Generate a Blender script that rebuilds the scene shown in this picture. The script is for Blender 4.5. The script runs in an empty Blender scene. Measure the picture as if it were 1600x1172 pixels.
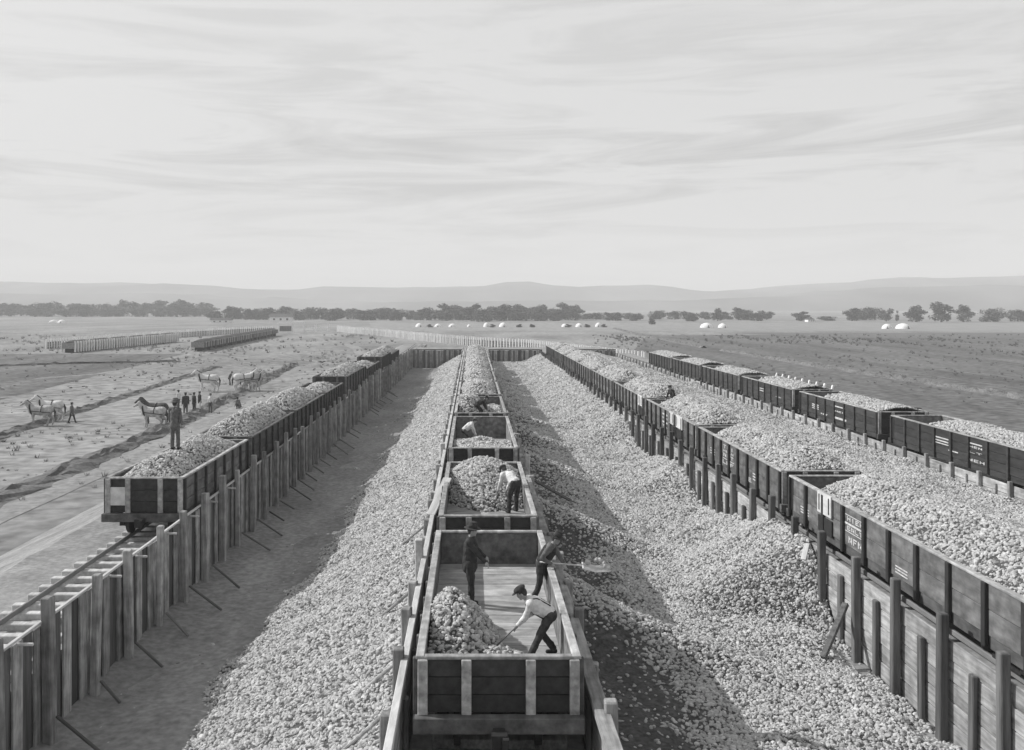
import bpy, bmesh, math, random
from math import radians, sin, cos, pi, sqrt
from mathutils import Vector, Matrix, Quaternion, noise
random.seed(7)
S = bpy.context.scene
COL = S.collection

# ------------------------------------------------------------------ camera
F = 1500.0                                   # focal length in photo pixels (photo is 1600 wide)
cam = bpy.data.cameras.new('camera'); cam_o = bpy.data.objects.new('camera', cam); COL.objects.link(cam_o)
cam.sensor_fit = 'HORIZONTAL'; cam.sensor_width = 36; cam.lens = 36 * F / 1600
cam.shift_x = 62 / 1600; cam.shift_y = -108 / 1600
cam_o.location = (0, 0, 10); cam_o.rotation_euler = (radians(90), 0, 0)
cam.clip_start = 0.1; cam.clip_end = 40000
S.camera = cam_o
# ------------------------------------------------------------------ sun, sky, exposure
SUN_D = Vector((1, -.30, -.78)).normalized()
sun = bpy.data.lights.new('sun', 'SUN'); sun_o = bpy.data.objects.new('sun', sun); COL.objects.link(sun_o)
sun.energy = 5.0; sun.angle = radians(.6); sun.color = (1, .995, .985)
sun_o.rotation_euler = SUN_D.to_track_quat('-Z', 'Y').to_euler(); sun_o.location = (-60, 40, 60)
W = bpy.data.worlds.new('World'); S.world = W; W.use_nodes = True
nt = W.node_tree; nt.nodes.clear()
def N(tree, t, **kw):
    n = tree.nodes.new(t)
    for k, v in kw.items(): setattr(n, k, v)
    return n
def L(tree, a, b): tree.links.new(a, b)
sky = N(nt, 'ShaderNodeTexSky', sky_type='NISHITA', sun_disc=False)
sky.sun_elevation = math.asin(-SUN_D.z); sky.sun_rotation = -math.atan2(1, .30)
sky.air_density = 1.6; sky.dust_density = 2.5; sky.ozone_density = 1
sep = N(nt, 'ShaderNodeSeparateColor'); L(nt, sky.outputs[0], sep.inputs[0])
# the plate is blind to red: the sky's blue light alone makes the grey
tc = N(nt, 'ShaderNodeTexCoord')
mp = N(nt, 'ShaderNodeMapping'); mp.inputs['Scale'].default_value = (3.6, 3.6, 32); mp.inputs['Location'].default_value = (3.1, .4, .35); L(nt, tc.outputs['Generated'], mp.inputs[0])
nz = N(nt, 'ShaderNodeTexNoise'); nz.inputs['Scale'].default_value = 1.0; nz.inputs['Detail'].default_value = 9; nz.inputs['Roughness'].default_value = .60; nz.inputs['Distortion'].default_value = .7
L(nt, mp.outputs[0], nz.inputs['Vector'])
rp = N(nt, 'ShaderNodeValToRGB'); rp.color_ramp.elements[0].position = .46; rp.color_ramp.elements[0].color = (.0,)*3 + (1,)
rp.color_ramp.elements[1].position = .62; rp.color_ramp.elements[1].color = (1,)*3 + (1,)
L(nt, nz.outputs[0], rp.inputs[0])
SKY_BRIGHT = 8.6; SKY_GREY = 3.5
mixv = N(nt, 'ShaderNodeMapRange'); mixv.inputs['To Min'].default_value = SKY_BRIGHT; mixv.inputs['To Max'].default_value = SKY_GREY
sx_ = N(nt, 'ShaderNodeSeparateXYZ'); L(nt, tc.outputs['Generated'], sx_.inputs[0])
fade = N(nt, 'ShaderNodeMapRange', interpolation_type='SMOOTHSTEP'); fade.inputs['From Min'].default_value = .13; fade.inputs['From Max'].default_value = .27
fade.inputs['To Min'].default_value = 1; fade.inputs['To Max'].default_value = .35; L(nt, sx_.outputs['Z'], fade.inputs[0])
cm = N(nt, 'ShaderNodeMath', operation='MULTIPLY'); L(nt, rp.outputs[0], cm.inputs[0]); L(nt, fade.outputs[0], cm.inputs[1])
L(nt, cm.outputs[0], mixv.inputs[0])
# thin high overcast laid over the clear-sky light
mx = N(nt, 'ShaderNodeMix', data_type='FLOAT'); thin = N(nt, 'ShaderNodeMapRange', interpolation_type='SMOOTHSTEP'); thin.inputs['From Min'].default_value = .30; thin.inputs['From Max'].default_value = .85; thin.inputs['To Min'].default_value = .60; thin.inputs['To Max'].default_value = .12
L(nt, sx_.outputs['Z'], thin.inputs[0]); L(nt, thin.outputs[0], mx.inputs[0])
L(nt, sep.outputs['Blue'], mx.inputs[2]); L(nt, mixv.outputs[0], mx.inputs[3])
bg = N(nt, 'ShaderNodeBackground'); bg.inputs['Strength'].default_value = .1
L(nt, mx.outputs[0], bg.inputs['Color'])
ow = N(nt, 'ShaderNodeOutputWorld'); L(nt, bg.outputs[0], ow.inputs[0])
S.view_settings.view_transform = 'Standard'; S.view_settings.look = 'None'; S.view_settings.gamma = 1
S.view_settings.use_curve_mapping = False; S.view_settings.exposure = 0
S.cycles.use_denoising = True; S.cycles.max_bounces = 5; S.cycles.volume_bounces = 1; S.cycles.transparent_max_bounces = 6

# ------------------------------------------------------------------ materials
MATS = {}
def mat(name, base, var=.3, scale=(6, 6, 6), rough=.85, bump=.0, rnd=.22, detail=5, spec=.25, fine=None):
    if name in MATS: return MATS[name]
    m = bpy.data.materials.new(name); m.use_nodes = True; t = m.node_tree; b = t.nodes['Principled BSDF']
    b.inputs['Roughness'].default_value = rough; b.inputs['Specular IOR Level'].default_value = spec
    c = N(t, 'ShaderNodeTexCoord'); oi = N(t, 'ShaderNodeObjectInfo')
    off = N(t, 'ShaderNodeVectorMath', operation='MULTIPLY_ADD'); L(t, oi.outputs['Random'], off.inputs[0]); off.inputs[1].default_value = (37, 53, 71); L(t, c.outputs['Object'], off.inputs[2])
    mp = N(t, 'ShaderNodeMapping'); mp.inputs['Scale'].default_value = scale; L(t, off.outputs[0], mp.inputs[0])
    n = N(t, 'ShaderNodeTexNoise'); n.inputs['Scale'].default_value = 1; n.inputs['Detail'].default_value = detail; n.inputs['Roughness'].default_value = .62; L(t, mp.outputs[0], n.inputs['Vector'])
    r1 = N(t, 'ShaderNodeMapRange'); r1.inputs['From Min'].default_value = .3; r1.inputs['From Max'].default_value = .7; r1.inputs['To Min'].default_value = 1 - var; r1.inputs['To Max'].default_value = 1 + var; L(t, n.outputs[0], r1.inputs[0])
    r2 = N(t, 'ShaderNodeMapRange'); r2.inputs['To Min'].default_value = 1 - rnd; r2.inputs['To Max'].default_value = 1 + rnd; L(t, oi.outputs['Random'], r2.inputs[0])
    k = N(t, 'ShaderNodeMath', operation='MULTIPLY'); L(t, r1.outputs[0], k.inputs[0]); L(t, r2.outputs[0], k.inputs[1])
    out = k
    if fine:
        n2 = N(t, 'ShaderNodeTexNoise'); n2.inputs['Scale'].default_value = fine[0]; n2.inputs['Detail'].default_value = 4; L(t, off.outputs[0], n2.inputs['Vector'])
        r3 = N(t, 'ShaderNodeMapRange'); r3.inputs['From Min'].default_value = .3; r3.inputs['From Max'].default_value = .7; r3.inputs['To Min'].default_value = 1 - fine[1]; r3.inputs['To Max'].default_value = 1 + fine[1]; L(t, n2.outputs[0], r3.inputs[0])
        k2 = N(t, 'ShaderNodeMath', operation='MULTIPLY'); L(t, out.outputs[0], k2.inputs[0]); L(t, r3.outputs[0], k2.inputs[1]); out = k2
    k3 = N(t, 'ShaderNodeMath', operation='MULTIPLY'); k3.inputs[1].default_value = base; L(t, out.outputs[0], k3.inputs[0])
    L(t, k3.outputs[0], b.inputs['Base Color'])
    if bump:
        bp = N(t, 'ShaderNodeBump'); bp.inputs['Strength'].default_value = bump; bp.inputs['Distance'].default_value = .05
        L(t, (n2 if fine else n).outputs[0], bp.inputs['Height']); L(t, bp.outputs[0], b.inputs['Normal'])
    MATS[name] = m; return m

WOOD_Z = mat('weathered_post_wood', .28, .42, (11, 11, 1.1), .9, .5, .3, 6, .2, fine=(2.6, .3))
WOOD_Y = mat('weathered_plank_wood', .33, .4, (11, .9, 11), .9, .5, .25, 6, .2, fine=(2.6, .28))
WOOD_D = mat('dark_or_shaded_wood', .11, .5, (8, 8, .7), .9, .4, .4)  # dark timber; recessed fence boards and battens carry their shade in its colour
WOOD_P = mat('pale_new_timber', .52, .25, (7, 1.2, 7), .9, .3, .1)
CAR_G = mat('worn_grey_car_paint', .12, .4, (5, 1.1, 5), .8, .3, .25, 6, .2, fine=(3.1, .3))
CAR_K = mat('sooty_black_car_paint', .045, .4, (5, 1.1, 5), .7, .2, .25)
CAR_I = mat('car_stake_iron', .035, .3, (6, 6, 3), .65, .2, .2)
CAR_W = mat('worn_rim_wood', .34, .4, (6, 1, 6), .9, .3, .18, 6, .2, fine=(4.3, .3))
FLOOR = mat('dusty_floor_boards', .34, .30, (1.2, 6, 6), .9, .35, .16, 6, .2, fine=(2.3, .32))
INSIDE = mat('dirty_inner_boards', .15, .4, (5, 1.1, 5), .85, .25, .25, 6, .2, fine=(3.7, .35))
IRON = mat('dark_running_gear_iron', .03, .3, (8, 8, 8), .6, .1, .2)
STEEL = mat('worn_rail_steel', .22, .2, (8, 2, 8), .45, 0, .1, spec=.5)
PAINT = mat('faded_white_lettering', .5, .35, (9, 9, 9), .9, 0, .1)
PALEDOOR = mat('pale_unpainted_door', .55, .18, (5, 1.5, 5), .9, .2, .08)
WHITE = mat('whitewashed_or_lit_timber', .80, .15, (3, 3, 1), .9, .1, .08)
CANVAS = mat('white_canvas', .8, .08, (2, 2, 2), .9, .1, .05)
BARK = mat('bark', .07, .3, (3, 3, 1), .95, .2, .2)
LEAF = mat('dull_foliage', .105, .55, (.6, .6, .6), .9, 0, .3)
SKIN = mat('weathered_skin', .33, .1, (9, 9, 9), .7, 0, .1)
CLOTH_D = mat('dark_wool', .048, .45, (11, 11, 11), .95, .2, .2)
CLOTH_M = mat('grey_work_cloth', .13, .4, (9, 9, 9), .95, .2, .2)
CLOTH_W = mat('white_shirt_cotton', .70, .2, (7, 7, 7), .95, .2, .08)
LEATHER = mat('black_leather', .02, .3, (9, 9, 9), .6, .1, .2)
HIDE_W = mat('white_horse_hide', .62, .2, (3, 3, 3), .8, 0, .1)
HIDE_D = mat('dark_horse_hide', .07, .3, (3, 3, 3), .8, 0, .2)
HIDE_P = mat('dappled_grey_hide', .38, .35, (5, 5, 5), .8, 0, .2)
ROOF = mat('dark_shingle_roof', .08, .3, (3, 3, 3), .9, .1, .2)
PIT = mat('trodden_pit_floor', .26, .28, (.35, .12, 1), .95, .35, 0, 6, .1, fine=(5, .25))
EARTH = mat('track_bed_earth', .27, .28, (.6, .4, 1), .95, .4, 0, 7, .1, fine=(6, .22))
PLAIN = mat('dry_plain', .24, .36, (.05, .02, 1), .95, .7, 0, 10, .1, fine=(.9, .38))
PLOUGH = mat('ploughed_field', .145, .34, (.11, .018, 1), .95, .7, 0, 10, .1, fine=(1.1, .42))
STUBBLE = mat('pale_stubble_field', .27, .2, (.3, .05, 1), .95, .5, 0, 8, .1, fine=(2.4, .25))
BANK = mat('dark_turned_earth', .16, .3, (.6, .3, 1), .95, .4, 0, 7, .1, fine=(4, .3))
HILL = mat('distant_hill_grass', .15, .6, (.003, .0012, .012), .95, 0, 0, 6, .1)
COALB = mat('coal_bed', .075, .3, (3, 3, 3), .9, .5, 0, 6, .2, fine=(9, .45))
# lumps: one tone per lump
m = bpy.data.materials.new('coal_lump'); m.use_nodes = True; t = m.node_tree; b = t.nodes['Principled BSDF']
b.inputs['Roughness'].default_value = .7; b.inputs['Specular IOR Level'].default_value = .35
oi = N(t, 'ShaderNodeObjectInfo'); r = N(t, 'ShaderNodeValToRGB'); L(t, oi.outputs['Random'], r.inputs[0])
e = r.color_ramp.elements; e[0].position = 0; e[0].color = (.22,)*3 + (1,); e[1].position = 1; e[1].color = (.60,)*3 + (1,)
q = e.new(.12); q.color = (.38,)*3 + (1,); q = e.new(.75); q.color = (.48,)*3 + (1,)
L(t, r.outputs[0], b.inputs['Base Color']); LUMP = m

# ------------------------------------------------------------------ helpers
def tag(o, label=None, cat=None, group=None, kind=None):
    if label: o['label'] = label
    if cat: o['category'] = cat
    if group: o['group'] = group
    if kind: o['kind'] = kind
    return o
def empty(name, loc=(0, 0, 0), rz=0, label=None, cat=None, group=None):
    o = bpy.data.objects.new(name, None); COL.objects.link(o); o.location = loc; o.rotation_euler = (0, 0, rz); o.empty_display_size = .2
    return tag(o, label, cat, group)
def link(name, me, parent=None, loc=(0, 0, 0), rot=(0, 0, 0)):
    o = bpy.data.objects.new(name, me); COL.objects.link(o); o.location = loc; o.rotation_euler = rot
    if parent: o.parent = parent
    return o
CACHE = {}
def boxmesh(size, m, ch=.012):
    key = (tuple(round(s, 3) for s in size), m.name, ch)
    if key not in CACHE:
        bm = bmesh.new(); bmesh.ops.create_cube(bm, size=1); bmesh.ops.scale(bm, vec=size, verts=bm.verts)
        if ch: bmesh.ops.bevel(bm, geom=bm.edges[:], offset=min(ch, min(size) * .3), segments=1, affect='EDGES')
        me = bpy.data.meshes.new('timber'); bm.to_mesh(me); bm.free(); me.materials.append(m); CACHE[key] = me
    return CACHE[key]
def box(name, size, loc, m, parent=None, rot=(0, 0, 0), ch=.012):
    return link(name, boxmesh(size, m, ch), parent, loc, rot)
def cylmesh(r0, r1, h, n, m):
    key = ('c', round(r0, 3), round(r1, 3), round(h, 3), n, m.name)
    if key not in CACHE:
        bm = bmesh.new(); bmesh.ops.create_cone(bm, cap_ends=True, segments=n, radius1=r0, radius2=r1, depth=h)
        me = bpy.data.meshes.new('round_timber'); bm.to_mesh(me); bm.free(); me.materials.append(m); CACHE[key] = me
    return CACHE[key]
class MB:
    def __init__(s): s.v = []; s.f = []
    def quad(s, a, b, c, d): i = len(s.v); s.v += [a, b, c, d]; s.f.append((i, i+1, i+2, i+3))
    def box(s, c, d):
        i = len(s.v); x, y, z = c; a, b, h = d[0]/2, d[1]/2, d[2]/2
        s.v += [(x+p*a, y+q*b, z+r*h) for r in (-1, 1) for q in (-1, 1) for p in (-1, 1)]
        s.f += [tuple(i+k for k in f) for f in ((0, 2, 3, 1), (4, 5, 7, 6), (0, 1, 5, 4), (2, 6, 7, 3), (0, 4, 6, 2), (1, 3, 7, 5))]
    def tube(s, p, q, r0, r1, n=10):
        p, q = Vector(p), Vector(q); d = (q - p)
        if d.length < 1e-5: return
        d.normalize(); u = d.orthogonal().normalized(); w = d.cross(u); i = len(s.v)
        for c, r in ((p, r0), (q, r1)):
            for k in range(n):
                a = 2*pi*k/n; s.v.append(tuple(c + u*(r*cos(a)) + w*(r*sin(a))))
        for k in range(n): k2 = (k+1) % n; s.f.append((i+k, i+k2, i+n+k2, i+n+k))
        s.f.append(tuple(i+k for k in reversed(range(n)))); s.f.append(tuple(i+n+k for k in range(n)))
    def ball(s, c, r, n=10, m=7, sc=(1, 1, 1), R=None):
        i = len(s.v); c = Vector(c)
        for a in range(m+1):
            th = pi*a/m
            for k in range(n):
                ph = 2*pi*k/n; p = Vector((sin(th)*cos(ph)*sc[0], sin(th)*sin(ph)*sc[1], cos(th)*sc[2]))*r
                if R: p = R @ p
                s.v.append(tuple(c+p))
        for a in range(m):
            for k in range(n): k2 = (k+1) % n; s.f.append((i+a*n+k, i+(a+1)*n+k, i+(a+1)*n+k2, i+a*n+k2))
    def capsule(s, p, q, r0, r1, n=10): s.tube(p, q, r0, r1, n); s.ball(p, r0, n); s.ball(q, r1, n)
    def mesh(s, name, m, smooth=False):
        me = bpy.data.meshes.new(name); me.from_pydata([tuple(v) for v in s.v], [], s.f); me.materials.append(m); me.update()
        if smooth: me.polygons.foreach_set('use_smooth', [True]*len(me.polygons))
        return me
    def obj(s, name, m, parent=None, loc=(0, 0, 0), rot=(0, 0, 0), smooth=False): return link(name, s.mesh(name, m, smooth), parent, loc, rot)
def copy_tree(o, parent=None):
    c = o.copy(); COL.objects.link(c)
    if parent: c.parent = parent
    for ch in o.children: copy_tree(ch, c)
    return c
def fb(x, y, z=0, o=4):
    return noise.fractal(Vector((x, y, z)), 1.0, 2.0, o, noise_basis='PERLIN_ORIGINAL')
def lerp_tab(tab, y):
    if y <= tab[0][0]: return tab[0][1]
    for (a, u), (b, w) in zip(tab, tab[1:]):
        if y <= b: k = (y-a)/(b-a); k = k*k*(3-2*k); return u+(w-u)*k
    return tab[-1][1]
def gridmesh(name, xs, ys, f, m, smooth=True):
    v = [(x, y, f(x, y)) for y in ys for x in xs]; n = len(xs)
    fs = [(j*n+i, j*n+i+1, (j+1)*n+i+1, (j+1)*n+i) for j in range(len(ys)-1) for i in range(n-1)]
    me = bpy.data.meshes.new(name); me.from_pydata(v, [], fs); me.materials.append(m); me.update()
    if smooth: me.polygons.foreach_set('use_smooth', [True]*len(fs))
    return me
def frange(a, b, st):
    n = max(1, int(round((b-a)/st))); return [a+(b-a)*i/n for i in range(n+1)]
def stretch_range(a, b, st0, grow):                     # steps that lengthen with distance
    out = [a]
    while out[-1] < b: out.append(out[-1]+max(st0, out[-1]*grow))
    out[-1] = b; return out

# ------------------------------------------------------------------ coal lumps (geometry nodes on the heaps)
def lump_group(material, name='coal_lumps'):
    g = bpy.data.node_groups.new(name, 'GeometryNodeTree')
    g.interface.new_socket('Geometry', in_out='INPUT', socket_type='NodeSocketGeometry')
    g.interface.new_socket('Geometry', in_out='OUTPUT', socket_type='NodeSocketGeometry')
    gi = N(g, 'NodeGroupInput'); go = N(g, 'NodeGroupOutput')
    pos = N(g, 'GeometryNodeInputPosition'); vars_ = N(g, 'GeometryNodeJoinGeometry')
    for k in range(4):
        ico = N(g, 'GeometryNodeMeshIcoSphere'); ico.inputs['Radius'].default_value = 1; ico.inputs['Subdivisions'].default_value = 2
        nz = N(g, 'ShaderNodeTexNoise', noise_dimensions='4D'); nz.inputs['Scale'].default_value = 1.1; nz.inputs['Detail'].default_value = 1; nz.inputs['W'].default_value = 3.7*k
        vm = N(g, 'ShaderNodeVectorMath', operation='SUBTRACT'); vm.inputs[1].default_value = (.5, .5, .5); L(g, nz.outputs['Color'], vm.inputs[0])
        vs = N(g, 'ShaderNodeVectorMath', operation='SCALE'); vs.inputs['Scale'].default_value = 1.4; L(g, vm.outputs[0], vs.inputs[0])
        sp = N(g, 'GeometryNodeSetPosition'); L(g, ico.outputs['Mesh'], sp.inputs['Geometry']); L(g, vs.outputs[0], sp.inputs['Offset'])
        sm = N(g, 'GeometryNodeSetMaterial'); sm.inputs['Material'].default_value = material; L(g, sp.outputs[0], sm.inputs['Geometry'])
        ti = N(g, 'GeometryNodeGeometryToInstance'); L(g, sm.outputs[0], ti.inputs[0]); L(g, ti.outputs[0], vars_.inputs[0])
    dens = N(g, 'GeometryNodeInputNamedAttribute', data_type='FLOAT'); dens.inputs['Name'].default_value = 'density'
    size = N(g, 'GeometryNodeInputNamedAttribute', data_type='FLOAT'); size.inputs['Name'].default_value = 'lump_size'
    dp = N(g, 'GeometryNodeDistributePointsOnFaces', distribute_method='RANDOM'); L(g, gi.outputs[0], dp.inputs['Mesh']); L(g, dens.outputs['Attribute'], dp.inputs['Density'])
    rs = N(g, 'FunctionNodeRandomValue', data_type='FLOAT_VECTOR'); rs.inputs['Min'].default_value = (.65, .6, .5); rs.inputs['Max'].default_value = (1.7, 1.0, .95)
    rk = N(g, 'FunctionNodeRandomValue', data_type='FLOAT'); rk.inputs[2].default_value = .45; rk.inputs[3].default_value = 1.5; rk.inputs['Seed'].default_value = 9
    m1 = N(g, 'ShaderNodeMath', operation='MULTIPLY'); L(g, size.outputs['Attribute'], m1.inputs[0]); L(g, rk.outputs[1], m1.inputs[1])
    vs = N(g, 'ShaderNodeVectorMath', operation='SCALE'); L(g, rs.outputs[0], vs.inputs[0]); L(g, m1.outputs[0], vs.inputs['Scale'])
    rr = N(g, 'FunctionNodeRandomValue', data_type='FLOAT_VECTOR'); rr.inputs['Min'].default_value = (-.8, -.8, 0); rr.inputs['Max'].default_value = (.8, .8, 6.283); rr.inputs['Seed'].default_value = 4
    ip = N(g, 'GeometryNodeInstanceOnPoints'); ip.inputs['Pick Instance'].default_value = True
    L(g, dp.outputs['Points'], ip.inputs['Points']); L(g, vars_.outputs[0], ip.inputs['Instance']); L(g, rr.outputs[0], ip.inputs['Rotation']); L(g, vs.outputs[0], ip.inputs['Scale'])
    jg = N(g, 'GeometryNodeJoinGeometry'); L(g, gi.outputs[0], jg.inputs[0]); L(g, ip.outputs[0], jg.inputs[0]); L(g, jg.outputs[0], go.inputs[0])
    return g
LUMPS = lump_group(LUMP)
def add_lumps(o, visible=lambda v: True, group=None):
    me = o.data; n = len(me.vertices)
    d = me.attributes.new('density', 'FLOAT', 'POINT'); s = me.attributes.new('lump_size', 'FLOAT', 'POINT')
    mw = Matrix.Translation(o.location)
    dv, sv = [], []
    for v in me.vertices:
        p = mw @ v.co; y = max(p.y, 10); sz = .043*max(1, (y/32)**.62); k = visible(p)
        dv.append(k*1.15/(pi*sz*sz*.9)); sv.append(sz)
    d.data.foreach_set('value', dv); s.data.foreach_set('value', sv)
    md = o.modifiers.new('lumps', 'NODES'); md.node_group = group or LUMPS
    return o

# ================================================================== SETTING
def sheet(name, pts, z, m, sub=None):
    mb = MB(); i = 0
    mb.v = [(x, y, z) for x, y in pts]; mb.f = [tuple(range(len(pts)))]
    return tag(mb.obj(name, m), kind='structure')
R_ = 9000
sheet('ground', [(-R_, -400), (R_, -400), (R_, 2*R_), (-R_, 2*R_)], 0, PLAIN)
sheet('ploughed_field', [(29, 6), (500, 6), (700, 330), (60, 330), (31, 190)], .012, PLOUGH)
sheet('stubble_field', [(-40, 385), (900, 352), (1100, 560), (-60, 560)], .012, STUBBLE)
sheet('far_field', [(120, 300), (700, 290), (760, 347), (90, 358)], .03, BANK)
sheet('ploughed_strip', [(-110, 60), (-46, 60), (-60, 200), (-160, 200)], .012, PLOUGH)
# low banks of turned earth
def bank(name, pts, w, h):
    mb = MB(); rows = []
    for i in range(len(pts)-1):
        (x0, y0), (x1, y1) = pts[i], pts[i+1]; n = max(2, int(math.hypot(x1-x0, y1-y0)/.8))
        for k in range(n):
            a = k/n; rows.append((x0+(x1-x0)*a, y0+(y1-y0)*a))
    prof = [(-.62, -.05), (-.45, .22), (-.3, .6), (-.16, .85), (-.04, 1), (.08, .8), (.2, .85), (.33, .5), (.46, .2), (.62, -.05)]
    for (x, y) in rows:
        hh = h*(.75+.5*fb(x*.2, y*.23)); ww = w*(1+.3*fb(y*.15, 3))
        for p, q in prof: mb.v.append((x+p*ww*(1+.5*fb(y*.5, p*2))+.3*fb(y*.4, p*3), y+.4*fb(y*.9, p*5), q*hh*(1+.9*fb(y*.8, p*4, 2)) if q > 0 else -.05))
    n = len(prof)
    for j in range(len(rows)-1):
        for i in range(n-1): mb.f.append((j*n+i, j*n+i+1, (j+1)*n+i+1, (j+1)*n+i))
    return tag(mb.obj(name, BANK), kind='structure')
bank('earth_bank', [(-24.6, 30), (-24.4, 56), (-24.7, 74), (-26.4, 104), (-30.5, 165)], 1.9, .5)
bank('earth_bank', [(-35.5, 62), (-37.5, 93), (-42, 158)], 1.5, .35)
bank('earth_bank', [(59.5, 95), (56.5, 160), (55.5, 214)], 1.4, .6)
bank('earth_bank', [(55, 228), (57, 330), (62, 420)], 1.5, .6)
bank('earth_bank', [(-90, 150), (-70, 165), (-52, 172)], 1.2, .35)
# wheel-worn paths
def path(name, pts, w, m, z=.02):
    mb = MB(); rows = []
    for (x0, y0), (x1, y1) in zip(pts, pts[1:]):
        n = max(2, int(math.hypot(x1-x0, y1-y0)/3))
        for k in range(n): a = k/n; rows.append((x0+(x1-x0)*a, y0+(y1-y0)*a, x1-x0, y1-y0))
    for x, y, dx, dy in rows:
        l = math.hypot(dx, dy); nx, ny = dy/l, -dx/l; q = w*(1+.35*fb(x*.1, y*.1)); j = .5*fb(x*.07, y*.07, 5)
        mb.v += [(x-nx*q/2+j, y-ny*q/2, z), (x+nx*q/2+j, y+ny*q/2, z)]
    for j in range(len(rows)-1): mb.f.append((2*j, 2*j+1, 2*j+3, 2*j+2))
    return tag(mb.obj(name, m), kind='structure')
path('path', [(-60, 132), (-55, 141), (-53, 174), (-56, 220)], .9, STUBBLE)
path('path', [(-23, 24), (-22.6, 60), (-22.3, 110), (-17, 170), (-30, 240), (-66, 355)], 2.6, STUBBLE)
path('path', [(-70, 92), (-44, 110), (-34, 118), (-28, 140), (-26, 200)], 1.6, STUBBLE)
path('path', [(-14, 150), (-30, 176), (-58, 205), (-95, 212)], 1.8, STUBBLE)
path('path', [(70, 60), (66, 120), (64, 260), (75, 345)], 1.0, BANK, .026)
# hills
def hills(name, y0, prof, depth):
    xs = frange(-5200, 5200, 70); ys = frange(0, 1, .1)
    def f(x, t):
        px = 738 + F*x/y0; h = lerp_tab(prof, px)*y0/F
        return -3 + (h+13)*sin(min(1, t*1.6)*pi/2)*(1 if t < .7 else 1) + 9*fb(x*.004, t*5)*min(1, t*2)
    me = gridmesh(name, xs, ys, f, HILL)
    for v in me.vertices: v.co.y = y0 + v.co.y*depth
    return tag(link(name, me), kind='structure')
hills('hills', 2500, [(-900, 48), (20, 42), (160, 38), (350, 31), (560, 33), (760, 36), (800, 43), (850, 44), (900, 35), (1040, 38), (1180, 26), (1400, 40), (1560, 52), (2400, 64)], 700)
hills('hills', 1900, [(-900, 26), (20, 17), (200, 22), (330, 13), (520, 6), (900, 8), (1130, 9), (1300, 17), (1400, 26), (1540, 34), (2400, 40)], 500)

# embankments and pits
Y0, Y1 = 6, 150
def slab(name, x0, x1, y0, y1, z, m, left_slope=0, right_slope=0):
    xs = sorted(set([x0-left_slope, x0, x0+.01] + frange(x0, x1, .9) + [x1, x1+right_slope])) if True else None
    ys = frange(y0, y1, 1.4)
    def f(x, y):
        j = .07*fb(x*.8, y*.8)+.06*fb(x*.2, y*.15, 4)
        if left_slope and x < x0: return -.05 + .0*(x-x0)
        if right_slope and x > x1: return -.05
        return z+j
    me = gridmesh(name, xs, ys, f, m, smooth=False)
    o = tag(link(name, me), kind='structure')
    # closed sides and ends so that it has body
    mb = MB()
    if not left_slope: mb.quad((x0, y0, -.1), (x0, y1, -.1), (x0, y1, z-.03), (x0, y0, z-.03))
    if not right_slope: mb.quad((x1, y1, -.1), (x1, y0, -.1), (x1, y0, z-.03), (x1, y1, z-.03))
    if mb.v: tag(mb.obj(name+'_side', m), kind='structure')
    return o
BED = 1.85
slab('embankment', -14.4, -9.75, Y0, 205, BED, EARTH, left_slope=4.6)
slab('embankment', -1.15, 2.05, Y0, 165, BED, EARTH)
slab('embankment', 10.85, 14.6, Y0, 165, BED, EARTH)
slab('embankment', 22.6, 27.2, Y0, 165, BED, EARTH, right_slope=3.5)
slab('end_terrace', -9.7, 22.6, 150.6, 172, 2.6, EARTH)
gm = gridmesh('pit_floor', frange(-9.75, -1.15, .8), frange(Y0, 150, 1.5), lambda x, y: .3+.10*fb(x*.5, y*.3)+.35*max(0, (-8.4-x))*.35, PIT)
tag(link('pit_floor', gm), kind='structure')
gm = gridmesh('pit_floor', frange(2.05, 10.85, .8), frange(Y0, 150, 1.5), lambda x, y: .3+.07*fb(x*.5, y*.3), PIT)
tag(link('pit_floor', gm), kind='structure')

# tracks
TIE_Z, RAIL_Z = 2.0, 2.14
def track(xc, y0, y1, tie_ranges, step=.72):
    root = empty('railway_track', (xc, y0, BED)); tag(root, kind='structure')
    for sx in (-.7175, .7175): box('rail', (.075, y1-y0, .14), (sx, (y1-y0)/2, RAIL_Z-.07-BED), STEEL, root, ch=.015)
    for a, b in tie_ranges:
        y = a
        while y < b:
            box('tie', (2.5+random.uniform(-.08, .08) if False else 2.5, .25, .2), (random.uniform(-.06, .06), y-y0+random.uniform(-.05, .05), TIE_Z-.1-BED), WOOD_P if xc < -5 else WOOD_Y, root, (0, 0, random.uniform(-.03, .03)), .02)
            y += step
    return root
XL, XC, X1, X2 = -11.1, .45, 12.4, 23.9
track(XL, Y0, 200, [(Y0+1, 36)], .82)
track(XC, Y0, 160, [(Y0+1, 30)])
track(X1, Y0, 160, [])
track(X2, Y0, 160, [])

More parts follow.
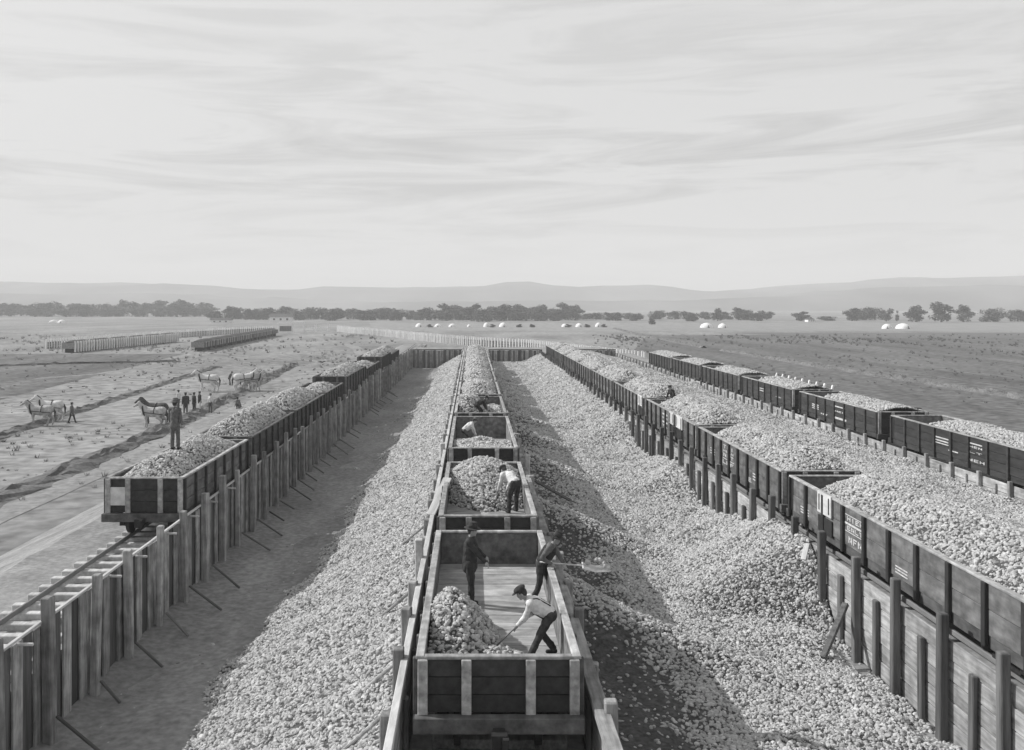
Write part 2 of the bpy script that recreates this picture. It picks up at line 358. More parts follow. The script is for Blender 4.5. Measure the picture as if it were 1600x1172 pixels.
# ================================================================== COAL CARS
BLUR_GLYPHS = {'H': [(0, 0, .2, 1), (.8, 0, 1, 1), (.2, .4, .8, .6)], 'E': [(0, 0, .22, 1), (.22, 0, 1, .2), (.22, .42, .8, .6), (.22, .8, 1, 1)], 'I': [(.38, 0, .62, 1)],
               'N': [(0, 0, .22, 1), (.78, 0, 1, 1), (.22, .55, .5, .85), (.5, .2, .78, .5)], 'T': [(.4, 0, .6, .8), (0, .8, 1, 1)], 'F': [(0, 0, .22, 1), (.22, .8, 1, 1), (.22, .42, .75, .6)], 'L': [(0, 0, .22, 1), (.22, 0, 1, .2)]}
def marks(mb, x, y0, y1, z0, z1, txt):
    n = len(txt); w = (y1-y0)/(n+(n-1)*.3)
    for i, ch in enumerate(txt):
        a = y1 - i*w*1.3                                   # reads from the far end towards the camera
        for (u0, v0, u1, v1) in BLUR_GLYPHS[ch]:
            mb.box((x, a-w*(u0+u1)/2, z0+(z1-z0)*(v0+v1)/2), (.006, w*(u1-u0), (z1-z0)*(v1-v0)))
def bar(mb, x, y0, y1, z0, z1): mb.box((x, (y0+y1)/2, (z0+z1)/2), (.006, y1-y0, z1-z0))

def gondola(xc, y0, y1, Wd, rim, label, group, side=CAR_G, stake=CAR_I, inner=INSIDE, nst=9, courses=3, floor_planks=False, rail=CAR_W,
            pale=None, text=None, pale_stakes=False, bottom=2.98, gear=True, hand_brake=False):
    Ln = y1-y0; root = empty('coal_car', (xc, (y0+y1)/2, RAIL_Z), 0, label, 'coal car', group)
    zb = bottom-RAIL_Z; zr = rim-RAIL_Z; hw = Wd/2; hl = Ln/2; zf = zb+.08
    # floor
    box('floor', (Wd-.16, Ln-.1, .08), (0, 0, zf-.045), FLOOR, root)
    if floor_planks:
        n = int((Ln-.3)/.46); st = (Ln-.3)/n
        for i in range(n): box('floor_plank', (Wd-.2, st-.012, .035), (0, -hl+.15+st*(i+.5), zf+.0145+random.uniform(-.004, .004)), FLOOR, root, (0, 0, 0), .006)
    # planked sides and ends
    hp = (zr-.06-zb)/courses
    for sx in (-1, 1):
        for c in range(courses):
            box('side_plank', (.055, Ln-.12, hp-.014), (sx*(hw-.045)+random.uniform(-.004, .004), 0, zb+hp*(c+.5)), side, root, (0, 0, random.uniform(-.0006, .0006)), .008)
        box('inner_lining', (.03, Ln-.2, zr-.08-zf), (sx*(hw-.092), 0, (zr-.08+zf)/2), inner, root)
        box('top_rail', (.15, Ln, .065), (sx*(hw-.055), 0, zr-.03), rail, root)
        box('side_sill', (.11, Ln+.02, .27), (sx*(hw-.10), 0, zb-.145), side, root)
        sp = Ln/nst
        for i in range(nst+1):
            yy = -hl+.09+(Ln-.18)*i/nst
            h = zr-.05-(zb-.24)
            box('stake', (.085, .17 if stake is CAR_I else .125, h), (sx*(hw+.028), yy+random.uniform(-.02, .02), zb-.24+h/2), stake, root)
            if pale_stakes and sx > 0:
                box('lit_stake_top', (.12, .2, .3), (hw+.1, yy, zr+.12), WHITE, root, (0, .25, 0))  # sunlight on the far stakes put in as white colour
    for sy in (-1, 1):
        for c in range(courses):
            box('end_plank', (Wd-.13, .055, hp-.014), (0, sy*(hl-.045), zb+hp*(c+.5)), CAR_K, root, (0, 0, 0), .008)
        box('end_lining', (Wd-.24, .03, zr-.08-zf), (0, sy*(hl-.09), (zr-.08+zf)/2), inner, root)
        box('end_rail', (Wd-.26, .15, .06), (0, sy*(hl-.055), zr-.031), rail, root)
        for xx in (-hw+.1, -.55, .55, hw-.1):
            box('end_post', (.17, .09, zr-.06-zb+.02), (xx, sy*(hl+.03), (zr-.06+zb)/2), rail if sy < 0 else stake, root)
        box('end_sill', (Wd+.12, .2, .27), (0, sy*(hl+.115), zb-.14), side, root)
        for sx in (-1, 1): box('corner_iron', (.012, .34, zr-zb-.1), (sx*(hw-.012), sy*(hl-.2), (zr+zb)/2-.03), IRON, root, ch=.003)
        if gear:
            mb = MB(); mb.box((0, sy*(hl+.32), .62), (.2, .25, .2)); mb.box((0, sy*(hl+.52), .62), (.26, .2, .28)); mb.box((.1, sy*(hl+.66), .62), (.1, .14, .24))
            mb.obj('coupler', IRON, root)
            cy = sy*(hl-1.55)
            tr = MB()
            for sx in (-1, 1):
                tr.box((sx*.98, 0, .42), (.12, 1.9, .16)); tr.box((sx*.98, 0, .22), (.10, 1.1, .08))
                for k in (-.75, .75): tr.box((sx*.98, k, .42), (.2, .3, .3))
            tr.box((0, 0, .5), (2.1, .32, .24)); tr.box((0, 0, .66), (.5, .5, .12))
            for k in (-.75, .75): tr.tube((-.8, k, .42), (.8, k, .42), .07, .07, 8)
            key = 'truck'
            if key not in CACHE: CACHE[key] = tr.mesh('truck', IRON)
            to = link('truck', CACHE[key], root, (0, cy, 0))
            wm = cylmesh(.42, .42, .12, 20, IRON)
            for sx in (-.72, .72):
                for k in (-.75, .75): link('wheel', wm, to, (sx, k, .42), (0, pi/2, 0))
    if gear:
        mb = MB(); mb.box((0, 0, zb-.2), (.25, Ln-.2, .24)); mb.box((.6, 0, zb-.16), (.15, Ln-.2, .2)); mb.box((-.6, 0, zb-.16), (.15, Ln-.2, .2)); mb.box((.3, .6, .5), (.5, .9, .35))
        mb.obj('underframe', IRON, root)
    if hand_brake:
        mb = MB(); mb.tube((.1, hl+.12, zb-.2), (.1, hl+.12, zr+.35), .02, .02, 8)
        o = mb.obj('brake_staff', IRON, root); w = MB()
        for k in range(14):
            a = 2*pi*k/14; b2 = 2*pi*(k+1)/14
            w.tube((.1+.2*cos(a), hl+.12+.2*sin(a), zr+.35), (.1+.2*cos(b2), hl+.12+.2*sin(b2), zr+.35), .014, .014, 6)
        w.tube((-.1, hl+.12, zr+.35), (.3, hl+.12, zr+.35), .012, .012, 6); w.obj('brake_wheel', IRON, o)
    if pale:
        for (a, b2) in pale:                              # pale drop doors standing over the lower half
            d = MB(); d.box((-hw-.035, (a+b2)/2-(y0+y1)/2, zb+.5*(zr-zb)+.28), (.05, b2-a, (zr-zb)*.56)); o = d.obj('drop_door', PALEDOOR, root); o['label'] = 'pale unpainted drop door'
            box('opening_shade', (.03, b2-a, (zr-zb)*.42), (-hw-.02, (a+b2)/2-(y0+y1)/2, zb+.17*(zr-zb)), IRON, root, ch=.004)  # solid dark plate, the shade of an opening put into its colour
            for k in (-.35, .35):
                box('hinge', (.02, .06, .5), (-hw-.068, (a+b2)/2-(y0+y1)/2+k*(b2-a), zb+.5*(zr-zb)+.28), IRON, o)
    if text:
        mb = MB(); x = -hw+.014
        for kind, a, b2, u, w, tx in text:
            z0, z1 = zb+(zr-.06-zb)*u, zb+(zr-.06-zb)*w
            if tx: marks(mb, x, a-(y0+y1)/2, b2-(y0+y1)/2, z0, z1, tx)
            else: bar(mb, x, a-(y0+y1)/2, b2-(y0+y1)/2, z0, z1)
        mb.obj('lettering', PAINT, root)
    return root

def coal(label, xc, Wd, y0, y1, f, group=None, st=.3, name='coal_heap', vis=None):
    xs = frange(xc-Wd/2, xc+Wd/2, min(st, Wd/5)); ys = frange(y0, y1, st)
    me = gridmesh(name, xs, ys, f, COALB)
    o = tag(link(name, me), label, 'coal heap', group, 'stuff')
    return add_lumps(o, vis or (lambda p: 1))
def crown(xc, Wd, y0, y1, base, peak, seed, wob=.16):
    def f(x, y):
        u = (x-xc)/(Wd/2); e = min(1, (y-y0)/1.6+.05, (y1-y)/1.6+.05)
        return base + (peak-base)*(1-abs(u)**1.7)*max(0, e)**.8 + wob*fb(x*.9+seed, y*.55, seed)*(.4+.6*max(0, e)) - .12*(abs(u) > .97)
    return f
ORD = ['nearest', 'second', 'third', 'fourth', 'fifth', 'sixth', 'seventh', 'eighth', 'ninth', 'tenth', 'eleventh', 'twelfth', 'thirteenth']

# --- left train
G = 'coal cars of the left train'
lt = [(32.5, 41.8), (42.7, 52.6), (53.5, 63.4), (64.3, 72.6), (75.0, 88.0), (89.2, 101.2), (104.0, 114.6), (116.1, 127.6)]
for i, (a, b) in enumerate(lt):
    lab = ('dark grey coal car nearest in the left train, a man standing on its load' if i == 0 else '%s coal car from the camera in the left train, heaped with coal' % ORD[i])
    rim = 4.5 if i in (4, 6) else 4.2
    gondola(XL, a, b, 2.65, rim, lab, G, side=CAR_K if i else CAR_G, stake=CAR_K, nst=7, rail=CAR_G if i else CAR_W, bottom=3.0)
    if i == 0:
        o = box('patch_board', (.62, .03, .62), (-.88, -(b-a)/2-.025, 1.42), PALEDOOR, [c for c in COL.objects if c.name.startswith('coal_car') and not c.parent][-1]); o['label'] = 'pale patched end board'
    e0 = 1.2 if i in (4, 6) else .12
    bs, pk = (4.02, 4.62) if i == 0 else (4.05, 4.85)
    if i in (4, 6): bs, pk = 4.3, 4.85
    if i in (3, 5): bs, pk = 3.85, 4.35
    def f(x, y, fn=crown(XL, 2.35, a+e0, b-.12, bs, pk, i*3.1+1)): return fn(x, y)
    coal('pale coal heaped in the %s car of the left train' % ORD[i], XL, 2.36, a+e0, b-.12, f, 'coal loads of the left train')
# --- centre train
G = 'coal cars of the centre train'
ct = [(16.45, 25.7, 4.0), (27.5, 37.0, 4.0), (39.0, 50.1, 4.25), (51.7, 61.2, 4.25), (62.6, 72.8, 4.25), (74.2, 84.4, 4.25), (85.8, 96, 4.25), (97.4, 107.6, 4.25), (109, 119.2, 4.25), (120.6, 130.8, 4.25)]
cl = ['open coal car at the front of the centre train, three men inside', 'second centre coal car, a white-shirted man bending before its big coal heap',
      'centre coal car with a bare middle floor and coal at its near end', 'centre coal car with a dark figure bent over coal on its left']
for i, (a, b, rim) in enumerate(ct):
    gondola(XC, a, b, 2.8, rim, cl[i] if i < 4 else '%s coal car from the camera in the centre train, fully heaped' % ORD[i], G, side=CAR_G, stake=CAR_G, nst=8, floor_planks=i < 4, rail=CAR_W, bottom=3.02, inner=INSIDE if i else INSIDE)
zf = 3.10
def heap1(x, y):
    d = math.hypot((x+.42)/1.05, (y-19.3)/2.25); z = 1.36*max(0, 1-d)**.75 if d < 1 else 0
    d2 = math.hypot((x-.35)/1.25, (y-18.2)/1.25); z = max(z, .55*max(0, 1-d2))
    return zf-.10+z+.09*fb(x*2.2, y*2.2, 2)*min(1, z*4)
coal('small coal heap at the front left of the nearest centre car', XC, 2.5, 16.7, 25.3, lambda x, y: max(heap1(x, y), zf-.035), st=.13, vis=lambda p: 1 if p.z > zf-.02 else .075*max(0, .5+2*fb(p.x*1.1, p.y*.7, 9)))
def heap2(x, y):
    return max(zf-.035, heap2b(x, y))
def heap2b(x, y):
    e = (y-31.9-.35*abs(x-.5)-.9*max(0, .1-x))/2.2; e = max(0, min(1, e)); u = (x-XC)/1.25
    back = min(1, max(0, (37.0-y)/1.0+.15))
    return zf-.1+(1.28*(1-.35*abs(u)**2)*e**.7)*back+.12*fb(x*1.4, y*1.1, 7)*e
coal('big rounded coal heap filling the rear of the second centre car', XC, 2.5, 27.7, 36.8, heap2, st=.16, vis=lambda p: 1 if p.z > zf-.02 else .09*max(0, .5+2*fb(p.x*1.1, p.y*.7, 3)))
def heap3(x, y):
    e = max(0, min(1, (44.6-y)/2.0)); return zf-.1+1.15*e**.8*(1-.1*((x-XC)/1.25)**2)+.12*fb(x*1.3, y*.9, 3)*e
coal('coal filling the near half of the third centre car', XC, 2.5, 39.2, 45.5, heap3, st=.22, vis=lambda p: 1 if p.z > zf-.02 else .0)
def heap4(x, y):
    z = 1.5*max(0, 1-math.hypot((x+.3)/1.0, (y-57.5)/3.2))**.7 + .75*max(0, min(1, (y-55)/2.5))
    return zf-.1+min(z, 1.6)+.14*fb(x*1.3, y*.9, 6)
coal('pale coal heap in the fourth centre car, highest on its left', XC, 2.5, 51.9, 61.0, heap4, st=.25)
for i in range(4, len(ct)):
    a, b, rim = ct[i]
    coal('coal heaped above the rim of the %s centre car' % ORD[i], XC, 2.5, a+.12, b-.12, crown(XC, 2.5, a+(.9 if i == 4 else 0), b, rim-.15, rim+.5, i*2.3+40), 'coal loads of the centre train')
# --- right inner train
G = 'coal cars of the right inner train'
r1 = [(18.9, 33.3), (34.2, 46.6), (47.4, 60.4), (61.3, 74.4), (75.3, 88.3), (89.2, 102), (102.9, 115.6), (116.5, 129), (130, 142)]
T1 = [[('l', 27.05, 28.35, .80, .82, ''), ('l', 27.05, 28.2, .66, .78, 'HIEH'), ('l', 27.0, 28.4, .56, .61, ''), ('l', 27.1, 28.2, .42, .53, 'ENLT'), ('l', 27.0, 28.35, .37, .39, ''), ('l', 27.15, 28.1, .10, .27, 'NFN'),
       ('l', 24.3, 25.0, .10, .13, ''), ('l', 24.3, 25.0, .17, .20, ''), ('l', 24.3, 25.0, .24, .27, ''), ('l', 31.4, 32.2, .12, .15, ''), ('l', 31.4, 32.2, .2, .23, ''), ('l', 31.4, 32.2, .28, .31, '')],
      [('l', 40.5, 42.1, .74, .88, 'TFI'), ('l', 40.5, 42.1, .60, .69, 'HELN'), ('l', 40.5, 42.1, .42, .55, 'NHT'), ('l', 40.4, 42.2, .33, .36, ''), ('l', 40.5, 42.2, .14, .28, 'LEF'), ('l', 43.6, 44.4, .42, .46, ''), ('l', 43.6, 44.4, .32, .36, ''), ('l', 43.6, 44.4, .22, .26, ''), ('l', 37.0, 37.7, .2, .24, ''), ('l', 37.0, 37.7, .3, .34, ''), ('l', 37.0, 37.7, .4, .44, ''), ('l', 37.9, 38.7, .05, .2, 'NE')],
      [('l', 54.2, 55.6, .7, .78, ''), ('l', 54.2, 55.6, .5, .6, 'HEN'), ('l', 54.2, 55.6, .3, .38, ''), ('l', 54.2, 55.6, .1, .2, 'TL')]]
r1l = ['grey lettered coal car at right edge, pale drop door near its far end', 'grey coal car with white lettered panels, second from the camera beside the right pit',
       'grey coal car with two pale drop doors, third from the camera beside the right pit']
for i, (a, b) in enumerate(r1):
    pale = [[(29.3, 30.45)], None, [(50.1, 51.6), (52.3, 53.4)], [(62.0, 63.5)]][i] if i < 4 else None
    gondola(X1, a, b, 2.8, 4.14, r1l[i] if i < 3 else '%s coal car from the camera beside the right pit, heaped with coal' % ORD[i], G, side=CAR_G, stake=CAR_I, nst=9 if i < 4 else 7, courses=2 if i < 4 else 3, pale=pale, text=T1[i] if i < 3 else None, bottom=2.96)
    e0, e1 = .12, (1.7 if i in (0, 1, 2, 3) else .6)
    fn = crown(X1+.1, 2.5, a, b-e1, 4.05, 4.72, i*1.7+70)
    def fz(x, y, fn=fn, a=a, b=b, e1=e1):                 # drops away in front of the bare far end
        return fn(x, min(y, b-e1)) - 1.0*max(0, (y-(b-e1-.4)))
    coal('coal heaped in the %s car of the right inner train' % ORD[i], X1, 2.5, a+.12, b-max(.12, e1-1.0), fz, 'coal loads of the right inner train')
# --- right outer train
G = 'coal cars of the right outer train'
r2 = [(38.6, 51.6), (53.3, 66.0), (67.6, 80.2), (81.4, 94), (95.2, 108), (109.2, 122)]
T2 = [[('l', 45.4, 46.8, .62, .67, ''), ('l', 45.4, 46.8, .50, .55, ''), ('l', 45.4, 46.8, .40, .44, ''), ('l', 42.4, 43.6, .74, .79, ''), ('l', 42.4, 43.5, .60, .68, 'HEN'), ('l', 42.4, 43.5, .4, .47, 'LT'), ('l', 42.2, 43.6, .08, .18, 'NEH'), ('l', 44.5, 45.4, .22, .26, '')],
      [('l', 62.4, 63.6, .5, .55, ''), ('l', 62.4, 63.6, .4, .45, ''), ('l', 62.4, 63.6, .3, .34, ''), ('l', 58.0, 59.6, .72, .78, ''), ('l', 58.0, 59.6, .46, .54, 'HEL'), ('l', 57.8, 59.6, .1, .2, ''), ('l', 60.8, 62, .1, .18, 'NT')],
      [('l', 74, 75.2, .55, .6, ''), ('l', 74, 75.2, .4, .46, ''), ('l', 70, 71.2, .3, .36, 'HE')]]
r2l = ['black coal car at the right edge of the outer train with faint white lettering', 'black coal car, second from the right edge in the outer train',
       'black coal car of the outer train with sunlit-white stake tops along its far side']
for i, (a, b) in enumerate(r2):
    gondola(X2, a, b, 2.8, 4.14, r2l[i] if i < 3 else '%s coal car from the right edge in the outer train' % ORD[i], G, side=CAR_K, stake=CAR_K, nst=8, text=T2[i] if i < 3 else None, pale_stakes=i == 2, bottom=2.9, hand_brake=i < 2)
    e1 = 4.0 if i < 5 else .6
    def fz(x, y, a=a, b=b, e1=e1, i=i):
        z = 4.12+.22*(1-abs((x-X2)/1.25)**2)+.08*fb(x*.9, y*.6, i+5)
        return z-1.1*max(0, min(1, (y-(b-e1))/1.4))
    coal('coal in the %s car from the right edge of the outer train' % ORD[i], X2, 2.5, a+.12, b-e1+1.4 if e1 > 1 else b-.12, fz, 'coal loads of the right outer train')

# ================================================================== STORED COAL PILES
def left_pile(x, y):
    xt = -6.15-.45*max(0, min(1, (38-y)/8))+.9*y/150+.45*fb(y*.22, 1.7)+.22*fb(y*.9, 4.1); u = (x-xt)/(-1.4-xt)
    z = .2+2.35*max(0, u)**.92 if u > 0 else .2+u*1.2
    return z+.12*fb(x*.8, y*.5, 2)+.05*fb(x*2.3, y*1.8, 8)
ysp = stretch_range(Y0, 150, .28, .011)
me = gridmesh('coal_pile', frange(-7.6, -1.42, .26), ysp, left_pile, COALB)
o = tag(link('coal_pile', me), 'long pale coal pile sloping from the centre track down to the left pit floor', 'coal pile', None, 'stuff'); add_lumps(o, lambda p: 1 if p.z > .28 else .0)
WALL = [(6, .15), (23, .15), (27.5, .35), (30.6, 2.7), (33.2, 2.6), (37.5, 1.6), (44, .95), (49, 2.0), (53, 1.7), (57, 1.2), (61, 1.0), (67, 2.3), (80, 2.4), (95, 2.55), (150, 2.6)]
BASE = [(6, .48), (28, .5), (45, .7), (70, .9), (150, 1.2)]
def right_pile(x, y):
    zc = 1.35-.17*(x-2.2); zw = lerp_tab(WALL, y)-.52*(10.6-x); zb = lerp_tab(BASE, y)-.0*(x)
    if y < 30: zb -= max(0, x-9.7)*.55
    k = 5; z = math.log(math.exp(k*zc)+math.exp(k*zw)+math.exp(k*zb))/k
    # coal ridges added between the cars, shaped to break up the train's shadow
    for yr, hh in ((26.6, 2.55), (38.2, 2.5), (51.0, 2.6), (62.0, 2.6), (73.5, 2.5)):
        t = hh-.38*(x-2.2)-.55*max(0, abs(y-(yr-.32*(x-2.2)+.25*fb(x*.6, yr)))-.35)
        z = math.log(math.exp(k*z)+math.exp(k*t))/k
    z += .16*fb(x*.35, y*.16, 3)+.16*fb(x*.7, y*.45, 9)+.06*fb(x*2.1, y*1.7, 5)
    return z
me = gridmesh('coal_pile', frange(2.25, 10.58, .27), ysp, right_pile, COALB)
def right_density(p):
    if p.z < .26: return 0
    d = p.x-(4.6+1.3*fb(p.y*.2, 2)+.7*fb(p.y*.8, 6)); k = max(0, min(1, d/1.2+.5))          # lumps thinned along the track; the bare dark bed paints in the train's shadow
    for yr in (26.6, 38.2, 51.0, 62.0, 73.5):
        if abs(p.y-(yr-.32*(p.x-2.2))) < .9+.5*fb(p.x*1.2, p.y, 4): k = 1  # full lumps on the ridges paint pale sunlit gaps across that shadow
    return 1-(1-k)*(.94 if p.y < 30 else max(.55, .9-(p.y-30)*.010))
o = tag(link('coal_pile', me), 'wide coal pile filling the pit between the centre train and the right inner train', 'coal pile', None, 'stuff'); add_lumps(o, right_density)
def mid_pile(x, y):
    u = (x-14)/8.3
    z = 3.0-1.0*u+.55*max(0, 1-abs(u-.35)*2.2)+.35*fb(x*.22, y*.11, 12)+.18*fb(x*.6, y*.45, 2)+.06*fb(x*2, y*1.6)
    return min(z, 3.75)
me = gridmesh('coal_pile', frange(13.95, 22.28, .3), [y for y in ysp if y >= 12], mid_pile, COALB)
o = tag(link('coal_pile', me), 'coal pile heaped between the right inner train and the right outer train', 'coal pile', None, 'stuff'); add_lumps(o, lambda p: 1)

# ================================================================== TIMBER FENCES ROUND THE PITS
BAY = 2.45
def jit(a): return random.uniform(-a, a)
def n_bays(): return int((150-8.7)/BAY)
# left fence: vertical boards, tall posts on the pit side
fl = empty('retaining_fence', (-9.5, 8.7, .3), 0, 'long shaded fence of upright boards and tall posts between left train and pit', 'retaining fence')
nb = n_bays()
for i in range(nb+1):
    y = 23.8+BAY*(i-6)-8.7
    if y < 0: continue
    h = 3.3+jit(.14)
    pw = random.choice((.18, .2, .23)); box('post', (pw, pw+.02, round(h, 1)), (.14+jit(.03), y+jit(.12), round(h, 1)/2-.06-random.choice((0, 0, .08, .2))), WOOD_Z, fl, (jit(.03), jit(.025), jit(.2)), .025)
    if i < nb:
        for k in range(5):
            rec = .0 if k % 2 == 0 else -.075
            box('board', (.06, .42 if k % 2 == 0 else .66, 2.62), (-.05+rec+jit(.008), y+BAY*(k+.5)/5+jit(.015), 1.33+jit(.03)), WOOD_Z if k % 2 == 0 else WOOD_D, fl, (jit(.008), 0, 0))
    if i % 2 == 0 and i < nb:
        box('cap_board', (.09, 4.88, .06), (-.02, y+BAY, 2.72), WOOD_P if i < 14 else WOOD_Y, fl, (0, 0, jit(.003)))
    if i < 12 and i != 5: box('tie_end', (.34, .07, .06), (.12, y+BAY*.5+jit(.3), 2.6), WOOD_P, fl, (0, .05, jit(.15)))
    if 5 <= i < 40 and random.random() < .75:
        bl = random.choice((.9, 1.2, 1.5)); box('brace', (.06, .08, bl), (.28+.45*bl+jit(.05), y-.12-.25*bl, 0.12+.17*bl), WOOD_D, fl, (jit(.05), -1.18, -.55+jit(.12)), .02)  # dark sticks laid along the sun's slant, standing for post shadows
# right fence: horizontal planks facing the light, posts and short battens
fr = empty('retaining_fence', (10.65, 8.7, .3), 0, 'sunlit fence of level planks with dark posts and short battens under right inner train', 'retaining fence')
for i in range(nb+1):
    y = 21.4+BAY*(i-5)-8.7
    if y < 0: continue
    h = 2.95+jit(.12)
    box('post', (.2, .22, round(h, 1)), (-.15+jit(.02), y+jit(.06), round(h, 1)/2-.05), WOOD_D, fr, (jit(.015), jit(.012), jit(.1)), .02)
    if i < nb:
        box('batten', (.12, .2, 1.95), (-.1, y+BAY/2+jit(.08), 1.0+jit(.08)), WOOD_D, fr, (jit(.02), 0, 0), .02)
    if i % 2 == 0 and i < nb:
        for c in range(5):
            box('plank', (.06, 4.87, .435), (.02+jit(.012), y+BAY+jit(.02), .22+.455*c), WOOD_Y, fr, (jit(.001), jit(.03), jit(.0015)))
# centre fences
for sx, x, lab in ((-1, -1.28, 'low fence along left of centre train, dark posts standing out of the coal'), (1, 2.18, 'low fence along right of centre train with a broad top beam')):
    fc = empty('retaining_fence', (x, 8.7, 1.6), 0, lab, 'retaining fence')
    for i in range(nb+1):
        y = BAY*i; tall = random.random() < .12
        h = 1.75+jit(.15)+(.35 if tall else 0)
        box('post', (.22, .24, round(h, 1)), (sx*.15, y+jit(.1), round(h, 1)/2-.1), WOOD_P if tall else WOOD_Z, fc, (jit(.02), jit(.02), jit(.15)), .025)
        if i % 2 == 0 and i < nb:
            for c in range(3): box('plank', (.06, 4.87, .45), (jit(.01), y+BAY, .28+.47*c), WOOD_Y, fc, (0, jit(.02), 0))
            box('top_beam', (.14 if sx < 0 else .26, 4.87, .12), (-.02 if sx < 0 else .0, y+BAY, 1.56), WOOD_P if sx < 0 else WOOD_Y, fc, (0, 0, jit(.002)))
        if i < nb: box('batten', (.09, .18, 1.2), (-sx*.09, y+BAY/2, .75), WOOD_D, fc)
        if sx < 0 and i in (2, 3, 4, 6, 9): box('brace', (.07, .07, 1.5), (-.6, y+.9, .9), WOOD_Y, fc, (.0, .95, .35), .02)
# outer train fence
fo = empty('retaining_fence', (22.42, 30, 1.2), 0, 'low plank fence with thin posts in front of the right outer train', 'retaining fence')
y = 0; i = 0
while y < 119:
    box('post', (.16, .18, 1.65), (-.12, y, .72+jit(.05)), WOOD_Z, fo, (jit(.02), 0, 0))
    box('batten', (.08, .16, 1.2), (-.08, y+BAY/2, .62), WOOD_Y, fo)
    if i % 2 == 0:
        for c in range(3): box('plank', (.05, 4.87, .42), (.0, y+BAY, .25+.44*c), WOOD_Y, fo, (0, jit(.02), 0))
    y += BAY; i += 1
# end walls
def endwall(x0, x1, lab, y=150.2):
    e = empty('end_wall', ((x0+x1)/2, y, .3), 0, lab, 'retaining fence'); x = x0+.2; k = 0
    while x < x1:
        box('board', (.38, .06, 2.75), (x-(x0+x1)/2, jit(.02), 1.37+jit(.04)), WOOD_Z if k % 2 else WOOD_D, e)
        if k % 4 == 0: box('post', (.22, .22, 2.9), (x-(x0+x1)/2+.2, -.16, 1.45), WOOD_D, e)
        x += .41; k += 1
    box('cap_beam', (x1-x0, .2, .14), (0, -.02, 2.86), CAR_K, e)
endwall(-9.5, -1.3, 'dark board wall closing the far end of the left pit')
endwall(2.2, 10.65, 'dark board wall closing the far end of the right pit')
endwall(14.2, 22.4, 'distant picket wall closing the far end of the outer coal pile')

# ================================================================== FAR FENCE, GATE, DISTANT CARS
def resample(pts, st):
    out = []; d = 0
    for (x0, y0), (x1, y1) in zip(pts, pts[1:]):
        l = math.hypot(x1-x0, y1-y0)
        while d < l: out.append((x0+(x1-x0)*d/l, y0+(y1-y0)*d/l)); d += st
        d -= l
    return out
def smooth(pts, n=8):
    out = []
    P = [pts[0]]+pts+[pts[-1]]
    for i in range(1, len(P)-2):
        for k in range(n):
            t = k/n; a, b, c, d = (Vector(p) for p in P[i-1:i+3])
            out.append(tuple(.5*((2*b)+(c-a)*t+(2*a-5*b+4*c-d)*t*t+(3*b-a-3*c+d)*t**3)))
    return out+[pts[-1]]
def white_fence(pts, lab, st=1.22):
    root = empty('white_fence', (pts[0][0], pts[0][1], 0), 0, lab, 'fence'); rs = resample(smooth(pts), st); px, py = pts[0]
    pm = cylmesh(.23, .21, 2.4, 10, WHITE)
    for (x, y) in rs: link('post', pm, root, (x-px+jit(.06), y-py, 1.15+jit(.06)), (jit(.02), jit(.02), 0))
    for i in range(0, len(rs)-8, 8):
        a, b = rs[i], rs[min(i+8, len(rs)-1)]; d = math.hypot(b[0]-a[0], b[1]-a[1])
        for z in (.28, .82, 1.36):
            box('rail', (round(d, 1), .07, .48), ((a[0]+b[0])/2-px, (a[1]+b[1])/2-py+.3, z), CAR_G, root, (0, 0, math.atan2(b[1]-a[1], b[0]-a[0])))  # dark boards added behind the posts to put shade in the gaps
white_fence([(-98.5, 222), (-97, 250), (-94, 295), (-87, 338), (-76, 366)], 'white post fence curving across the left field as far as the gate')
white_fence([(-52.5, 374), (-42, 345), (-30, 318), (-19, 288), (-8, 258), (2, 236), (12.5, 219), (19.5, 195), (24.5, 176), (29, 160)], 'white post fence running from the gate to behind the right trains')
g = empty('white_gate', (-65, 371, 0), 0, 'white timber gateway between the two far post fences', 'gate')
for x in (-10, -4.5, 0, 4.5, 9.5): box('gate_post', (.5, .5, 3.6 if x in (-10, -4.5, 0) else 3), (x, 0, 1.75 if x in (-10, -4.5, 0) else 1.5), WHITE, g)
box('gate_beam', (10.4, .45, .45), (-5, 0, 3.7), WHITE, g)
for z in (.5, 1.6): box('gate_rail', (9.2, .2, .3), (4.8, 0, z), WHITE, g)
box('gate_panel', (4.6, .15, 2.0), (-7.2, .1, 1.2), WOOD_D, g)
FARCAR = mat('sun_bleached_car_boards', .27, .3, (4, 1, 4), .9, .1, .2)
